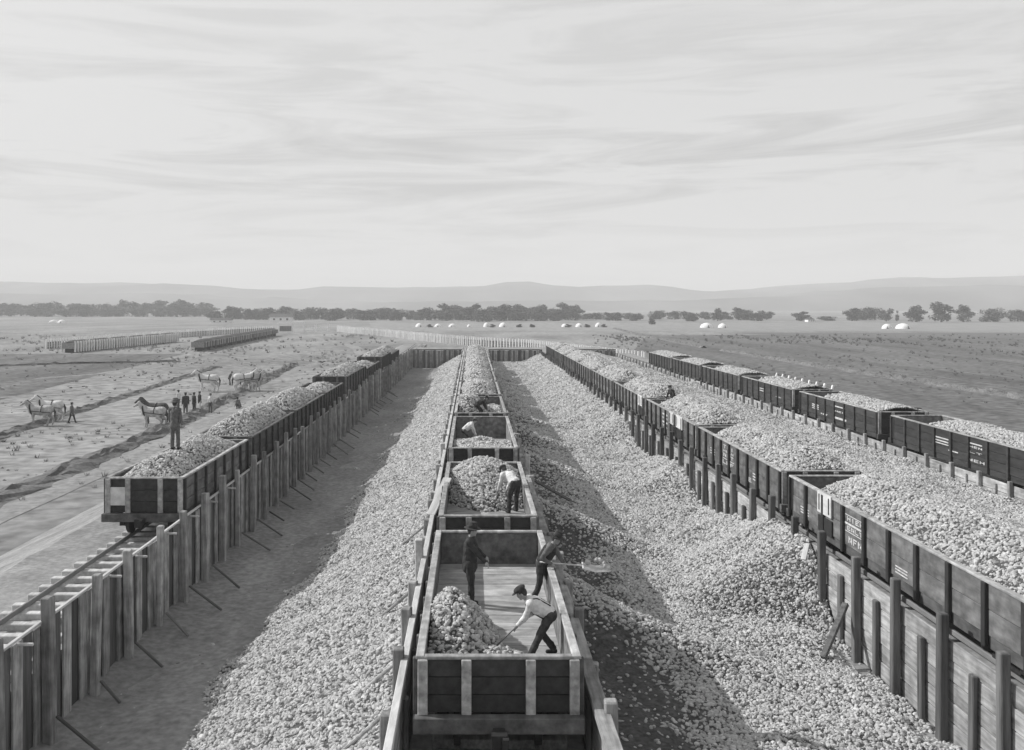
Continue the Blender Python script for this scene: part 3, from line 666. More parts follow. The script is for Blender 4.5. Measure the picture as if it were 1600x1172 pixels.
# distant standing cars
def far_string(pts, n, grp, word, stakes):
    for i in range(n):
        t0, t1 = i/n, (i+.93)/n
        a = Vector(pts[0]).lerp(Vector(pts[1]), t0); b = Vector(pts[0]).lerp(Vector(pts[1]), t1); c = (a+b)/2; l = (b-a).length; rz = math.atan2(b.y-a.y, b.x-a.x)-pi/2
        r = empty('far_coal_car', (c.x, c.y, 0), rz, '%s far dark coal car from the near end %s' % (ORD[i], word), 'coal car', grp)
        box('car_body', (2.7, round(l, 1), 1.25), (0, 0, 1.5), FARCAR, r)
        for s in (-1, 1): box('truck', (2.0, 1.8, .8), (0, s*l*.32, .4), IRON, r)
        mb = MB(); mb.box((0, 0, 2.15), (2.4, l-.3, .06)); 
        me = gridmesh('coal_load', frange(-1.2, 1.2, .4), frange(-l/2+.2, l/2-.2, .8), lambda x, y: 2.12+.5*(1-abs(x/1.2)**2)*(1 if abs(y) < l/2-1 else .3)+.1*fb(x, y, i), MATS['coal_bed'])
        link('coal_load', me, r)
        for s in (-1, 1):
            for k in range(8 if stakes else 5):
                box('stake', (.3 if stakes else .12, .34, 2.3 if stakes else 1.2), (s*1.45, -l/2+.4+(l-.8)*k/(7 if stakes else 4), 1.3 if stakes else 1.5), WHITE if stakes else CAR_I, r)
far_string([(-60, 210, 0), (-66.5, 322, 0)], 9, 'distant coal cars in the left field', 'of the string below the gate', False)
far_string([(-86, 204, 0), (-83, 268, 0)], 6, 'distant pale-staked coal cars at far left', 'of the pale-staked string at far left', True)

# ================================================================== TREES, TENTS, SHEDS
def tree_parts(seed, kind):
    rnd = random.Random(seed); tb = MB(); H = 10; fol = MB()
    tb.tube((0, 0, -.1), (.15, .1, H*.34), .32, .2, 7)
    lobes = []
    nl = {'round': 12, 'wide': 17, 'tall': 9}[kind]
    for k in range(nl):
        a = rnd.uniform(0, 6.28); rr = {'round': 2.3, 'wide': 3.6, 'tall': 1.3}[kind]*sqrt(rnd.random()); z = H*rnd.uniform(.12, .84 if kind != 'wide' else .70)
        p = Vector((cos(a)*rr, sin(a)*rr, z)); lobes.append((p, rnd.uniform(1.2, 2.1)*(1.15 if kind == 'wide' else 1)))
        tb.tube((.15, .1, H*.3), tuple(p), .13, .05, 5)
    for p, r in lobes:
        for k in range(120):
            d = Vector((rnd.gauss(0, 1), rnd.gauss(0, 1), rnd.gauss(0, .85))).normalized()*r*(rnd.random()**.4)
            c = p+d; s = rnd.uniform(.16, .42); u = Vector((rnd.gauss(0, 1), rnd.gauss(0, 1), rnd.gauss(0, 1))).normalized(); w = u.orthogonal().normalized()*s; u = u.cross(w).normalized()*s
            fol.quad(tuple(c-w-u*.6), tuple(c+w-u*.5), tuple(c+w*.6+u), tuple(c-w*.7+u*.8))
    return tb.mesh('trunk', BARK), fol.mesh('crown', LEAF)
KINDS = {}
for k, sd in (('round', 3), ('wide', 5), ('tall', 8), ('round2', 13), ('wide2', 21)): KINDS[k] = tree_parts(sd, k.rstrip('2'))
def tree(px, Y, hpx, wpx, kind, lab, group):
    x = (px-738)*Y/F; h = hpx*Y/F; w = wpx*Y/F; t, c = KINDS[kind]; base = {'round': 6.5, 'wide': 9.5, 'tall': 5}[kind.rstrip('2')]
    r = empty('tree', (x, Y, 0), random.uniform(0, 6), lab, 'tree', group)
    o = link('trunk', t, r); p = link('crown', c, r)
    for q in (o, p): q.scale = (w/base, w/base, h/9.7)
TB = 'trees of the distant belt'
rnd = random.Random(4)
NTH = ['leftmost', 'second from left', 'third from left', 'fourth from left', 'fifth from left', 'sixth from left', 'seventh from left', 'eighth from left', 'ninth from left', 'tenth from left', 'eleventh from left', 'twelfth from left'] + ['%s from left' % w for w in 'thirteenth fourteenth fifteenth sixteenth seventeenth eighteenth nineteenth twentieth twenty-first twenty-second'.split()]
def belt(x0, x1, n, Y, h0, h1, w0, w1, lab):
    for i in range(n):
        px = x0+(x1-x0)*(i+.5)/n+rnd.uniform(-6, 6)
        tree(px, Y+rnd.uniform(-30, 60), rnd.uniform(h0, h1), rnd.uniform(w0, w1), rnd.choice(list(KINDS)[:2]+['round2', 'wide2', 'wide']), lab % NTH[i], TB)
belt(-20, 330, 22, 900, 18, 27, 26, 44, 'hazy tree, %s in the distant belt left of the gate')
belt(335, 470, 9, 700, 16, 24, 22, 38, 'hazy tree, %s in the distant belt directly behind the gate')
belt(480, 690, 14, 680, 16, 22, 24, 40, 'hazy tree, %s in the distant belt right of the gate')
belt(690, 910, 16, 640, 20, 28, 24, 40, 'bushy tree, %s in the distant belt behind the centre train')
belt(905, 1060, 9, 660, 10, 16, 18, 30, 'low tree, %s in the thin belt right of the centre train')
belt(1060, 1210, 9, 650, 12, 20, 18, 30, 'small tree, %s in the thin belt behind the right inner train')
belt(1320, 1380, 4, 640, 17, 24, 22, 34, 'tree, %s in the broad clump left of the far right trees')
tree(1252, 640, 15, 26, 'round', 'lone small tree standing in the gap of the right belt', TB)
tree(1292, 650, 8, 30, 'wide', 'low bush beside the lone small tree of the right belt', TB)
tree(1385, 620, 20, 18, 'round2', 'small round tree just left of the far right trees', TB)
tree(1402, 620, 17, 6, 'tall', 'thin upright tree between two round ones at far right', TB)
tree(1432, 600, 26, 34, 'round', 'dark bushy tree, leftmost of the three big far right trees', TB)
tree(1471, 590, 31, 36, 'round2', 'tallest dark tree of the three at far right', TB)
tree(1505, 600, 27, 30, 'round', 'dark tree, rightmost of the three big far right trees', TB)
tree(1552, 610, 24, 40, 'wide', 'dark spreading tree past the three at far right', TB)
tree(1590, 620, 20, 34, 'wide2', 'last dark tree at the right edge of the belt', TB)
def tent(px, Y, wpx, hpx, lab, group='white tents on the plain'):
    x = (px-738)*Y/F; w = wpx*Y/F/2; h = hpx*Y/F*.85
    r = empty('tent', (x, Y, 0), random.uniform(-.5, .5), lab, 'tent', group)
    mb = MB(); n = 14; rings = [(1.0, 0), (.97, .3), (.8, .62), (.5, .86), (.2, .98), (.02, 1.0)]
    for rr, zz in rings:
        for k in range(n):
            a = 2*pi*k/n; q = 1+.06*cos(5*a); mb.v.append((w*rr*q*cos(a), w*rr*q*sin(a)*1.2, h*zz))
    for j in range(len(rings)-1):
        for k in range(n): k2 = (k+1) % n; mb.f.append((j*n+k, j*n+k2, (j+1)*n+k2, (j+1)*n+k))
    mb.obj('canvas', CANVAS, r, smooth=True); d = MB(); d.v = [(-w*.25, -w*1.24, 0), (w*.25, -w*1.24, 0), (.02, -w*1.02, h*.62)]; d.f = [(0, 1, 2)]
    dd = d.obj('door_flap', CLOTH_M, r)
TL = 'white tent, %s in the long row before the tree belt'
for ti, (px, w, h) in enumerate(((655, 11, 7), (684, 11, 6), (707, 12, 6), (733, 7, 5), (760, 9, 8), (786, 12, 8), (882, 9, 6), (905, 11, 7), (935, 11, 8))): tent(px, 455, w, h, TL % NTH[ti])
tent(1104, 440, 19, 9, 'white tent, larger of the pair right of the centre'); tent(1129, 440, 13, 8, 'white tent, smaller of the pair right of the centre')
tent(1386, 420, 16, 9, 'white domed tent, left of the pair before the far right trees'); tent(1411, 420, 20, 10, 'white domed tent, right of the pair before the far right trees')
tent(84, 560, 12, 6, 'white tent, left of the pair at far left'); tent(97, 560, 12, 6, 'white tent, right of the pair at far left')
def bush(px, Y, w, h, lab):
    x = (px-738)*Y/F; r = empty('bush', (x, Y, 0), random.uniform(0, 6), lab, 'bush', 'dark bushes among the tents')
    t, c = KINDS['round']; o = link('crown', c, r, (0, 0, -h*Y/F*.45)); o.scale = (w*Y/F/6.5,)*2+(h*Y/F/6.5,); s = link('stem', t, r); s.scale = (.3, .3, h*Y/F/14)
for bi, px in enumerate((671, 770, 812, 831, 888, 917, 943)): bush(px, 448, 10, 5, 'low dark bush, %s along the long row of white tents' % NTH[bi])
bush(1018, 520, 12, 9, 'dark bush standing alone right of the tent row')
def house(px, Y, wpx, hpx, lab, flat=False):
    x = (px-738)*Y/F; w = wpx*Y/F; h = hpx*Y/F; r = empty('farmhouse', (x, Y, 0), 0, lab, 'house')
    box('wall', (w, 6, h*.6), (0, 0, h*.3), WHITE, r, ch=0)
    mb = MB(); a, b, z0, z1 = w/2*1.12, 3.5, h*.6, h
    mb.v = [(-a, -b, z0), (a, -b, z0), (a, b, z0), (-a, b, z0), (-a*.9, 0, z1), (a*.9, 0, z1)]; mb.f = [(0, 1, 5, 4), (2, 3, 4, 5), (1, 2, 5), (3, 0, 4), (3, 2, 1, 0)]
    rf = mb.obj('roof', ROOF, r); box('chimney', (.8, .8, h*.4), (w*.2, 0, h*1.05), ROOF, rf)
    for k in (-.3, .0, .3): box('window', (w*.09, .1, h*.22), (w*k, -3.02, h*.32), IRON, r)
house(440, 600, 34, 13, 'low white farmhouse with long dark roof behind the gate')
house(346, 560, 30, 8, 'long low shed among trees left of the gate')
house(1265, 600, 10, 6, 'small pale shed near the lone tree on the right')

# ================================================================== PEOPLE AND HORSES
def ik(a, b, l1, l2, pole):
    a, b, pole = Vector(a), Vector(b), Vector(pole); d = b-a; L_ = min(d.length, (l1+l2)*.999); d.normalize(); b = a+d*L_
    x = (l1*l1-l2*l2+L_*L_)/(2*L_); h = sqrt(max(0, l1*l1-x*x)); p = pole-d*pole.dot(d); p.normalize()
    return a+d*x+p*h, b
def remesh(o, vox, sm=4):
    r = o.modifiers.new('remesh', 'REMESH'); r.mode = 'VOXEL'; r.voxel_size = vox; r.use_smooth_shade = True
    if sm: s = o.modifiers.new('smooth', 'SMOOTH'); s.factor = .5; s.iterations = sm
WR = bpy.data.textures.new('cloth_folds', 'CLOUDS'); WR.noise_scale = .13; WR.noise_depth = 2
def folds(o, k=.035):
    d = o.modifiers.new('folds', 'DISPLACE'); d.texture = WR; d.strength = k; d.mid_level = .5; d.texture_coords = 'LOCAL'
def person(loc, rz, label, lean=0, hip=.985, hands=None, feet=None, top=CLOTH_D, legs=CLOTH_D, hat='cap', hatm=CLOTH_D, head_pitch=0, sc=1.0, vox=.011, coat=True, group=None, braces=False, knee=(0, 1, 0), twist=0, vest=False):
    root = empty('person', loc, rz, label, 'person', group); root.scale = (sc,)*3
    RX = Matrix.Rotation(-radians(lean), 3, 'X') @ Matrix.Rotation(twist, 3, 'Z')
    pel = Vector((0, 0 if lean < 20 else -.12*lean/60, hip)); up = lambda x, y, z: pel+RX @ Vector((x, y, z))
    chest = up(0, .01, .36); neck = up(0, .0, .53); shs = [up(sx*.185, 0, .47) for sx in (-1, 1)]; hips = [pel+Vector((sx*.095, 0, -.02)) for sx in (-1, 1)]
    HX = Matrix.Rotation(-radians(lean*.75+head_pitch), 3, 'X'); head = neck+HX @ Vector((0, .025, .155))
    hands = hands or [(-.26, .05, hip-.12), (.26, .05, hip-.12)]; feet = feet or [(-.11, .0, .0), (.11, .06, .0)]
    arms = []
    for i in (0, 1):
        el, hd = ik(shs[i], hands[i], .29, .27, ((-1, 1)[i]*.5, -.6, -.4)); arms.append((el, hd))
    lg = []
    for i in (0, 1):
        kn, an = ik(hips[i], Vector(feet[i])+Vector((0, 0, .09)), .44, .43, knee); lg.append((kn, an))
    # body: one surface from head to feet
    b = MB(); b.capsule(pel, chest, .13, .145); b.capsule(chest, neck, .13, .06); b.capsule(neck, head, .055, .055)
    b.ball(head, .1, 16, 12, (.80, 1.0, 1.22), HX)
    b.ball(head+HX @ Vector((0, .095, -.02)), .018, 6, 5, (.8, 1.2, 1.6), HX)                     # nose
    b.ball(head+HX @ Vector((0, .07, -.085)), .035, 6, 5, (1, .8, .8), HX)                          # chin
    for sx in (-1, 1):
        b.ball(head+HX @ Vector((sx*.082, 0, -.01)), .028, 6, 5, (.4, .8, 1.2), HX)                # ears
        b.ball(head+HX @ Vector((sx*.032, .083, .02)), .014, 6, 5, (1.3, .7, .6), HX)              # brow over the eye
    b.ball(head+HX @ Vector((0, .088, -.058)), .018, 6, 5, (1.5, .6, .5), HX)                       # lips
    for i in (0, 1):
        el, hd = arms[i]; b.capsule(shs[i], el, .058, .043); b.capsule(el, hd, .042, .028)
        d = (hd-el).normalized(); side = d.orthogonal().normalized(); 
        if abs(d.z) < .95: side = d.cross(Vector((0, 0, 1))).normalized()
        nrm = side.cross(d); b.ball(hd+d*.05, .042, 8, 6, (1, 1, 1))
        for k, ln in enumerate((.066, .076, .072, .056)):                                         # four fingers, bent
            o0 = hd+d*.075+side*(k-1.5)*.021; m1 = o0+d*ln*.6-nrm*.012; b.capsule(o0, m1, .0105, .0095, 6); b.capsule(m1, m1+d*ln*.3-nrm*ln*.5, .0095, .008, 6)
        b.capsule(hd+d*.025+side*.03, hd+d*.06+side*.062-nrm*.012, .0125, .010, 6)                 # thumb
        kn, an = lg[i]; b.capsule(hips[i], kn, .085, .058); b.capsule(kn, an, .055, .04)
        b.capsule(an+Vector((0, 0, -.045)), an+Vector((0, .12, -.05)), .04, .035)
    remesh(b.obj('body', SKIN, root), vox if vox < .015 else vox)
    # trousers
    t = MB(); t.capsule(pel+Vector((0, 0, -.02)), up(0, 0, .1), .148, .142)
    for i in (0, 1): kn, an = lg[i]; t.capsule(hips[i], kn, .102, .078); t.capsule(kn, an+(kn-an)*.08, .076, .068)
    o = t.obj('trousers', legs, root); remesh(o, vox*1.5, 3); folds(o)
    bt = MB()
    for i in (0, 1): kn, an = lg[i]; bt.capsule(an+(kn-an)*.14, an+Vector((0, 0, -.035)), .05, .05); bt.capsule(an+Vector((0, -.02, -.04)), an+Vector((0, .14, -.048)), .048, .04)
    remesh(bt.obj('boots', LEATHER, root), vox*1.3, 2)
    s = MB(); s.capsule(up(0, 0, .04), chest, .155, .168); s.capsule(chest, up(0, 0, .47), .16, .11); s.capsule(shs[0], shs[1], .088, .088)
    if coat: s.capsule(pel+Vector((0, 0, -.12)), up(0, 0, .1), .175, .16)
    for i in (0, 1): el, hd = arms[i]; s.capsule(shs[i], el, .078, .062); s.capsule(el, el+(hd-el)*.93, .062, .047)
    o = s.obj('coat' if coat else 'shirt', top, root); remesh(o, vox*1.4, 4); folds(o, .045)
    if braces:
        q = MB()
        for sx in (-1, 1):
            pp = [up(sx*.075, .135, .06), up(sx*.085, .142, .30), up(sx*.095, .085, .50), up(sx*.095, -.01, .535), up(sx*.075, -.13, .38), up(sx*.04, -.14, .08)]
            for u, w in zip(pp, pp[1:]): q.tube(u, w, .02, .02, 6)
        q.obj('braces', LEATHER, root)
    if vest:
        q = MB(); q.capsule(up(0, 0, .06), chest, .162, .175); q.capsule(chest, up(0, 0, .42), .17, .12); remesh(q.obj('waistcoat', CLOTH_D, root), vox*1.5, 3)
    hr = MB(); hr.ball(head+HX @ Vector((0, -.018, .018)), .105, 12, 8, (.83, .95, 1.15), HX); hr.obj('hair', CLOTH_D, root, smooth=True)
    h = MB(); hc = head+HX @ Vector((0, 0, .065))
    if hat == 'cap':
        h.ball(hc+HX @ Vector((0, -.01, .03)), .118, 14, 8, (1, 1.12, .52), HX); h.ball(hc+HX @ Vector((0, .11, .005)), .075, 12, 6, (1.05, .9, .16), HX)
    else:
        h.ball(hc+HX @ Vector((0, 0, -.003)), .19, 18, 6, (1, 1.05, .09), HX); h.tube(hc, hc+HX @ Vector((0, 0, .125)), .108, .09, 16); h.ball(hc+HX @ Vector((0, 0, .125)), .09, 14, 6, (1, 1.1, .3), HX)
    h.obj('hat' if hat != 'cap' else 'cap', hatm, root, smooth=True)
    return root
def P(px, py, z):                                         # where a photo pixel meets height z
    Y = (10-z)*F/(py-478); return Vector(((px-738)*Y/F, Y, z))
# on the left train
p = P(273, 707, 4.55); p.y = 36.0; p.x = (273-738)*p.y/F
person((p.x, p.y, 4.60), radians(-20), 'man in dark coat and hat standing on coal of the left train', hands=[(-.25, .06, .86), (.25, .1, .88)], hat='hat', top=CLOTH_M, legs=CLOTH_M, hatm=CLOTH_M, sc=1.04)
# in the nearest centre car
person((-.06, 22.0, 3.13), radians(-100), 'man in dark coat and round hat standing behind coal heap in front centre car', lean=2, hands=[(-.30, .30, 1.02), (.22, .42, 1.0)], hat='hat', top=CLOTH_D, legs=CLOTH_D, hatm=CLOTH_D, sc=1.03, head_pitch=5)
man4 = Vector((1.40, 18.75, 3.13))
person(man4, radians(90), 'white-shirted shoveller in dark cap and braces bending in the front centre car', lean=58, hip=.86, hands=[(-.03, .52, .64), (-.04, .36, .81)], feet=[(-.28, .30, 0), (.22, -.22, 0)], top=CLOTH_W, legs=CLOTH_D, hat='cap', head_pitch=-10, coat=False, braces=True, knee=(0, 1, .1))
FORKM = mat('bright_worn_steel', .62, .15, (9, 9, 9), .5, 0, .1, spec=.5)
def tool(name, a, b, label, kind):
    a, b = Vector(a), Vector(b); r = empty(name, a, 0, label, name.replace('_', ' ')); d = (b-a); l = d.length; d.normalize()
    mb = MB(); mb.tube((0, 0, 0), d*l, .019, .017, 8); mb.obj('handle', WOOD_P if kind == 'fork' else WOOD_Y, r, smooth=True)
    s = d.cross(Vector((0, 0, 1))).normalized(); u = s.cross(d).normalized(); e = d*l
    h = MB()
    if kind == 'shovel':
        n = 6
        for i in range(n+1):
            t = i/n; wd = .13*(1-.25*t*t); 
            for k in (-1, -.4, .4, 1): h.v.append(tuple(e+d*(.33*t)+s*(wd*k)+u*(.045*abs(k)-.02-.0*t)))
        for i in range(n):
            for k in range(3): h.f.append((i*4+k, i*4+k+1, i*4+5+k, i*4+4+k))
        h.tube(e-d*.12, e+d*.06, .024, .02, 8); ho = h.obj('blade', IRON, r); sd = ho.modifiers.new('gauge', 'SOLIDIFY'); sd.thickness = .006
    else:
        h.tube(e-s*.26, e+s*.26, .02, .02, 8); h.tube(e-d*.15, e, .02, .02, 8); h.obj('fork_head', FORKM, r)
        for k in range(7):
            q = MB(); o0 = e+s*(k-3)*.085; q.tube(o0, o0+d*.3-u*.05, .015, .014, 6); q.tube(o0+d*.3-u*.05, o0+d*.62+u*.0, .014, .007, 6); q.obj('tine', FORKM, r)
    return r
tool('shovel', man4+Vector((-.25, -.05, .92)), man4+Vector((-1.05, .02, .10)), 'long-handled shovel pushed into the heap by the white-shirted shoveller', 'shovel')
# man throwing coal over the side with a fork
m3 = Vector((1.66, 22.2, 3.13))
person(m3, radians(-110), 'man in grey waistcoat throwing coal over car side with a wide fork', lean=31, hip=.95, hands=[(.13, .525, .98), (.21, .236, 1.0)], feet=[(-.2, .1, 0), (.17, -.22, 0)], top=CLOTH_M, legs=CLOTH_D, hat='hat', coat=False, vest=True, sc=.98)
tool('coal_fork', m3+Vector((-.12, -.263, 1.02)), m3+Vector((.86, -.327, .95)), 'wide steel coal fork held out over the right side of the front centre car', 'fork')
for k in range(5):
    mb = MB(); rr = random.uniform(.05, .085); mb.ball((0, 0, 0), rr, 7, 5, (1, random.uniform(.7, 1.3), .75)); mb.v = [tuple(Vector(v)*(1+.35*fb(v[0]*9+k, v[1]*9, v[2]*9))) for v in mb.v]
    o = mb.obj('coal_lump', LUMP, None, tuple(m3+Vector((.98+.5*random.random(), -.33+jit(.24), 1.0+.02*k*.4))), (jit(3), jit(3), jit(3))); tag(o, 'pale coal lump lying on the tines of the wide fork', 'coal lump', 'coal lumps on the fork')
# second centre car
person((1.36, 31.9, 3.13), radians(35), 'man in white shirt and dark trousers bending over coal in the second centre car', lean=66, hip=.95, sc=1.08, hands=[(-.16, .62, .5), (.16, .58, .5)], feet=[(-.16, 0, 0), (.17, .06, 0)], top=CLOTH_W, legs=CLOTH_D, hat='cap', coat=False, vox=.013)
person((-.3, 46.6, 3.13), radians(-80), 'man in pale clothes stooping on bare floor of the third centre car', lean=50, hip=.84, hands=[(-.16, .5, .5), (.16, .5, .5)], top=CLOTH_W, legs=CLOTH_M, hat='cap', hatm=CLOTH_M, coat=False, vox=.014)
person((.35, 54.6, 3.55), radians(-70), 'man in dark clothes bent over coal in the fourth centre car', lean=60, hip=.84, hands=[(-.16, .55, .45), (.16, .5, .45)], top=CLOTH_D, legs=CLOTH_D, hat='cap', coat=False, vox=.014)
# in the right train, half hidden
person((12.05, 57.6, 3.5), radians(120), 'dark man leaning at the far end of a lettered coal car on the right', lean=25, top=CLOTH_D, legs=CLOTH_D, hat='cap', vox=.014, hands=[(-.2, .4, .95), (.2, .4, .95)])
# people in the left field
GF = 'men working in the left field'
def field_man(px, py, lab, rz=0, **kw):
    q = P(px, py, 0); person((q.x, q.y, 0), rz, lab, vox=.02, group=GF, **kw)
field_man(279, 640, 'man in pale shirt standing leftmost in the field group', 1.2, top=CLOTH_W, legs=CLOTH_M, coat=False, sc=1.05)
field_man(290, 650, 'dark-coated man in the field group, nearest the man on the train', .4, top=CLOTH_D, legs=CLOTH_M, sc=1.18)
field_man(303, 646, 'dark man of the field group standing before a pale figure', -.7, top=CLOTH_D, legs=CLOTH_D, sc=1.08)
field_man(312, 643, 'man with pale trousers at the right of the field group', 2.2, top=CLOTH_D, legs=CLOTH_W, sc=1.05)
field_man(329, 645, 'man in white shirt standing apart right of the field group', 2.9, top=CLOTH_W, legs=CLOTH_M, coat=False)
field_man(374, 639, 'man crouching in the field right of the white-shirted man', 1.0, top=CLOTH_M, legs=CLOTH_D, hip=.38, lean=30, hands=[(-.2, .4, .3), (.2, .4, .3)], feet=[(-.15, .15, 0), (.15, .2, 0)])
field_man(359, 602, 'man leaning forward between the two white horses', -1.2, top=CLOTH_D, legs=CLOTH_M, lean=28)
field_man(112, 662, 'dark man walking behind the pale team at far left', -1.5, top=CLOTH_M, legs=CLOTH_D, feet=[(-.1, .3, 0), (.1, -.25, 0)])

HM = {}
def horse_mesh(m, graze):
    key = (m.name, graze)
    if key in HM: return HM[key]
    b = MB()                                              # faces +y, feet at z = 0
    b.capsule((0, -.55, 1.18), (0, -.1, 1.12), .38, .37, 14); b.capsule((0, -.1, 1.12), (0, .5, 1.2), .37, .37, 14); b.capsule((0, -.72, 1.22), (0, -.5, 1.2), .34, .36, 12)
    b.capsule((0, .5, 1.28), (0, .62, 1.1), .27, .22, 12)
    if graze: nk = [(0, .62, 1.3), (0, .95, 1.15), (0, 1.2, .95)]; hd = (0, 1.45, .62)
    else: nk = [(0, .6, 1.35), (0, .85, 1.62), (0, 1.02, 1.82)]; hd = (0, 1.42, 1.55)
    b.capsule(nk[0], nk[1], .29, .21, 12); b.capsule(nk[1], nk[2], .21, .16, 12)
    mid = tuple(Vector(nk[2]).lerp(Vector(hd), .45)); b.capsule(nk[2], mid, .135, .10, 10); b.capsule(mid, hd, .10, .075, 10)
    for sx in (-1, 1):
        b.tube(Vector(nk[2])+Vector((sx*.07, -.02, .1)), Vector(nk[2])+Vector((sx*.09, -.03, .25)), .04, .01, 6)
        f = .12*sx; b.capsule((sx*.17, .48, 1.05), (sx*.16, .5+f*.4, .62), .16, .10); b.capsule((sx*.16, .5+f*.4, .62), (sx*.16, .48+f, .14), .09, .07); b.capsule((sx*.16, .48+f, .14), (sx*.16, .53+f, .05), .06, .07)
        b.capsule((sx*.17, -.68, 1.1), (sx*.17, -.55-f, .78), .23, .15); b.capsule((sx*.17, -.55-f, .78), (sx*.17, -.86-f, .52), .14, .09); b.capsule((sx*.17, -.86-f, .52), (sx*.17, -.78-f, .14), .085, .07); b.capsule((sx*.17, -.78-f, .14), (sx*.17, -.72-f, .05), .06, .07)
    HM[key] = (b.mesh('body', m), nk); return HM[key]
def horse(px, py, rz, m, label, graze=False, sc=1.0, dx=0, dy=0, mane=CLOTH_D):
    q = P(px, py, 0); r = empty('horse', (q.x+dx, q.y+dy, 0), rz, label, 'horse', 'horses in the left field'); r.scale = (sc,)*3
    me, nk = horse_mesh(m, graze); o = link('body', me, r); remesh(o, .035, 3)
    t = MB(); t.capsule((0, -1.0, 1.3), (0, -1.12, 1.0), .05, .08); t.capsule((0, -1.12, 1.0), (0, -1.1, .55), .08, .03); t.obj('tail', mane, r)
    n = MB(); a = Vector(nk[0])+Vector((0, -.18, .12)); c = Vector(nk[2])+Vector((0, -.12, .1)); n.capsule(a, c, .05, .05); n.obj('mane', mane, r)
    h = MB(); w = MB()
    for k in range(18):
        a0, a1 = 2*pi*k/18, 2*pi*(k+1)/18; f = lambda a, R: (R*cos(a), .6+.12*sin(a), 1.22+R*1.15*sin(a)); w.tube(f(a0, .37), f(a1, .37), .06, .06, 6)
    w.obj('collar', LEATHER, r)
    for sx in (-1, 1): h.tube((sx*.39, .55, 1.15), (sx*.40, -.9, 1.0), .025, .025, 6)
    h.tube((-.41, -.2, 1.1), (-.3, -.2, 1.44), .03, .03, 6); h.tube((.41, -.2, 1.1), (.3, -.2, 1.44), .03, .03, 6); h.tube((-.3, -.2, 1.44), (0, -.2, 1.53), .03, .03, 6); h.tube((.3, -.2, 1.44), (0, -.2, 1.53), .03, .03, 6); h.obj('harness', LEATHER, r)
    return r
horse(78, 658, radians(95), HIDE_W, 'white horse of the team at the far left edge', sc=1.15)
horse(84, 662, radians(95), HIDE_P, 'grey horse of the far left team, nearer than the white one', sc=1.1, dy=-1.3, dx=-.6)
horse(241, 662, radians(88), HIDE_D, 'dark-backed horse of the pair left of the man on the train', sc=1.15)
horse(246, 665, radians(88), HIDE_P, 'dappled horse of the pair left of the man on the train', sc=1.1, dy=-1.2)
horse(324, 612, radians(92), HIDE_W, 'white horse facing left in the middle of the left field', sc=1.3)
horse(383, 611, radians(-60), HIDE_W, 'white horse turned right at the end of the earth bank', sc=1.35)
horse(391, 612, radians(-65), HIDE_P, 'grey horse close beside the right-turned white horse', sc=1.25, dy=1.2)
# loose timbers
def plank(a, b, w, t, m, lab):
    a, b = Vector(a), Vector(b); d = b-a; q = d.to_track_quat('Y', 'Z'); o = link('loose_plank', boxmesh((w, d.length, t), m), None, (a+b)/2, q.to_euler()); tag(o, lab, 'plank'); return o
plank((-1.35, 31.2, 3.2), (-.85, 33.0, 4.08), .3, .06, WOOD_P, 'pale plank leaning from left centre fence onto second car rim')
plank((10.1, 29.3, 2.25), (10.4, 29.8, 2.62), .16, .05, WOOD_P, 'pale plank lying on coal spill against the right fence')
plank((9.35, 25.6, .62), (10.35, 26.6, 1.75), .16, .12, WOOD_D, 'dark prop leaning against the right fence near the bottom right')
plank((2.7, 44.6, 2.0), (4.4, 43.0, 1.28), .22, .06, WOOD_D, 'dark chute board lying down the coal beside the third centre car')
plank((-3.3, 27.6, 1.5), (-2.6, 28.0, 1.86), .11, .08, WOOD_D, 'short dark timber half buried in the left coal pile')

# ================================================================== CLODS AND DRY GRASS
CLODS = lump_group(BANK, 'earth_clods')
def scatter(name, lab, cat, x0, x1, y0, y1, f, st, dens, size, group, m):
    me = gridmesh(name, frange(x0, x1, st), frange(y0, y1, st), f, m); o = tag(link(name, me), lab, cat, None, 'stuff')
    d = me.attributes.new('density', 'FLOAT', 'POINT'); s_ = me.attributes.new('lump_size', 'FLOAT', 'POINT')
    d.data.foreach_set('value', [dens(v.co) for v in me.vertices]); s_.data.foreach_set('value', [size(v.co) for v in me.vertices])
    md = o.modifiers.new('scatter', 'NODES'); md.node_group = group; return o
scatter('earth_clods', 'scattered earth clods on the trampled left field', 'clods', -75, -19.6, 30, 190, lambda x, y: -.03, 2.5,
        lambda p: max(0, .02+.9*fb(p.x*.1, p.y*.05, 3))*(1.6 if abs(p.x+24.6) < 2.2 else 1)*(60/max(60, p.y)), lambda p: .10*max(1, p.y/80), CLODS, PLAIN)
scatter('earth_clods', 'scattered earth clods on the bed beside the left track', 'clods', -14.2, -10, 8, 34, lambda x, y: BED-.09, 1,
        lambda p: max(0, .8+2.5*fb(p.x*.5, p.y*.3, 3)), lambda p: .05, CLODS, EARTH)
scatter('pit_rubble', 'small dark rubble trodden into the left pit floor', 'rubble', -9.2, -5.2, 12, 100, lambda x, y: .24, 1.2,
        lambda p: max(0, .5+2.2*fb(p.x*.4, p.y*.2, 3))*(20/max(20, p.y)), lambda p: .05*max(1, p.y/40), CLODS, PIT)
scatter('stray_coal', 'stray coal lumps rolled out over the left pit floor from the pile', 'coal', -8.8, -5.0, 10, 120, lambda x, y: .27, .6,
        lambda p: max(0, 3.2*(1-abs(p.x+6.1)/1.9)+4*fb(p.x*.9, p.y*.5, 3))*.55*(22/max(22, p.y)), lambda p: .046*max(1, (p.y/32)**.62), LUMPS, PIT)
GRASS = mat('dry_grass', .26, .3, (1, 1, 1), .95, 0, .35); GRASS_D = mat('dark_weeds', .09, .3, (1, 1, 1), .95, 0, .4)
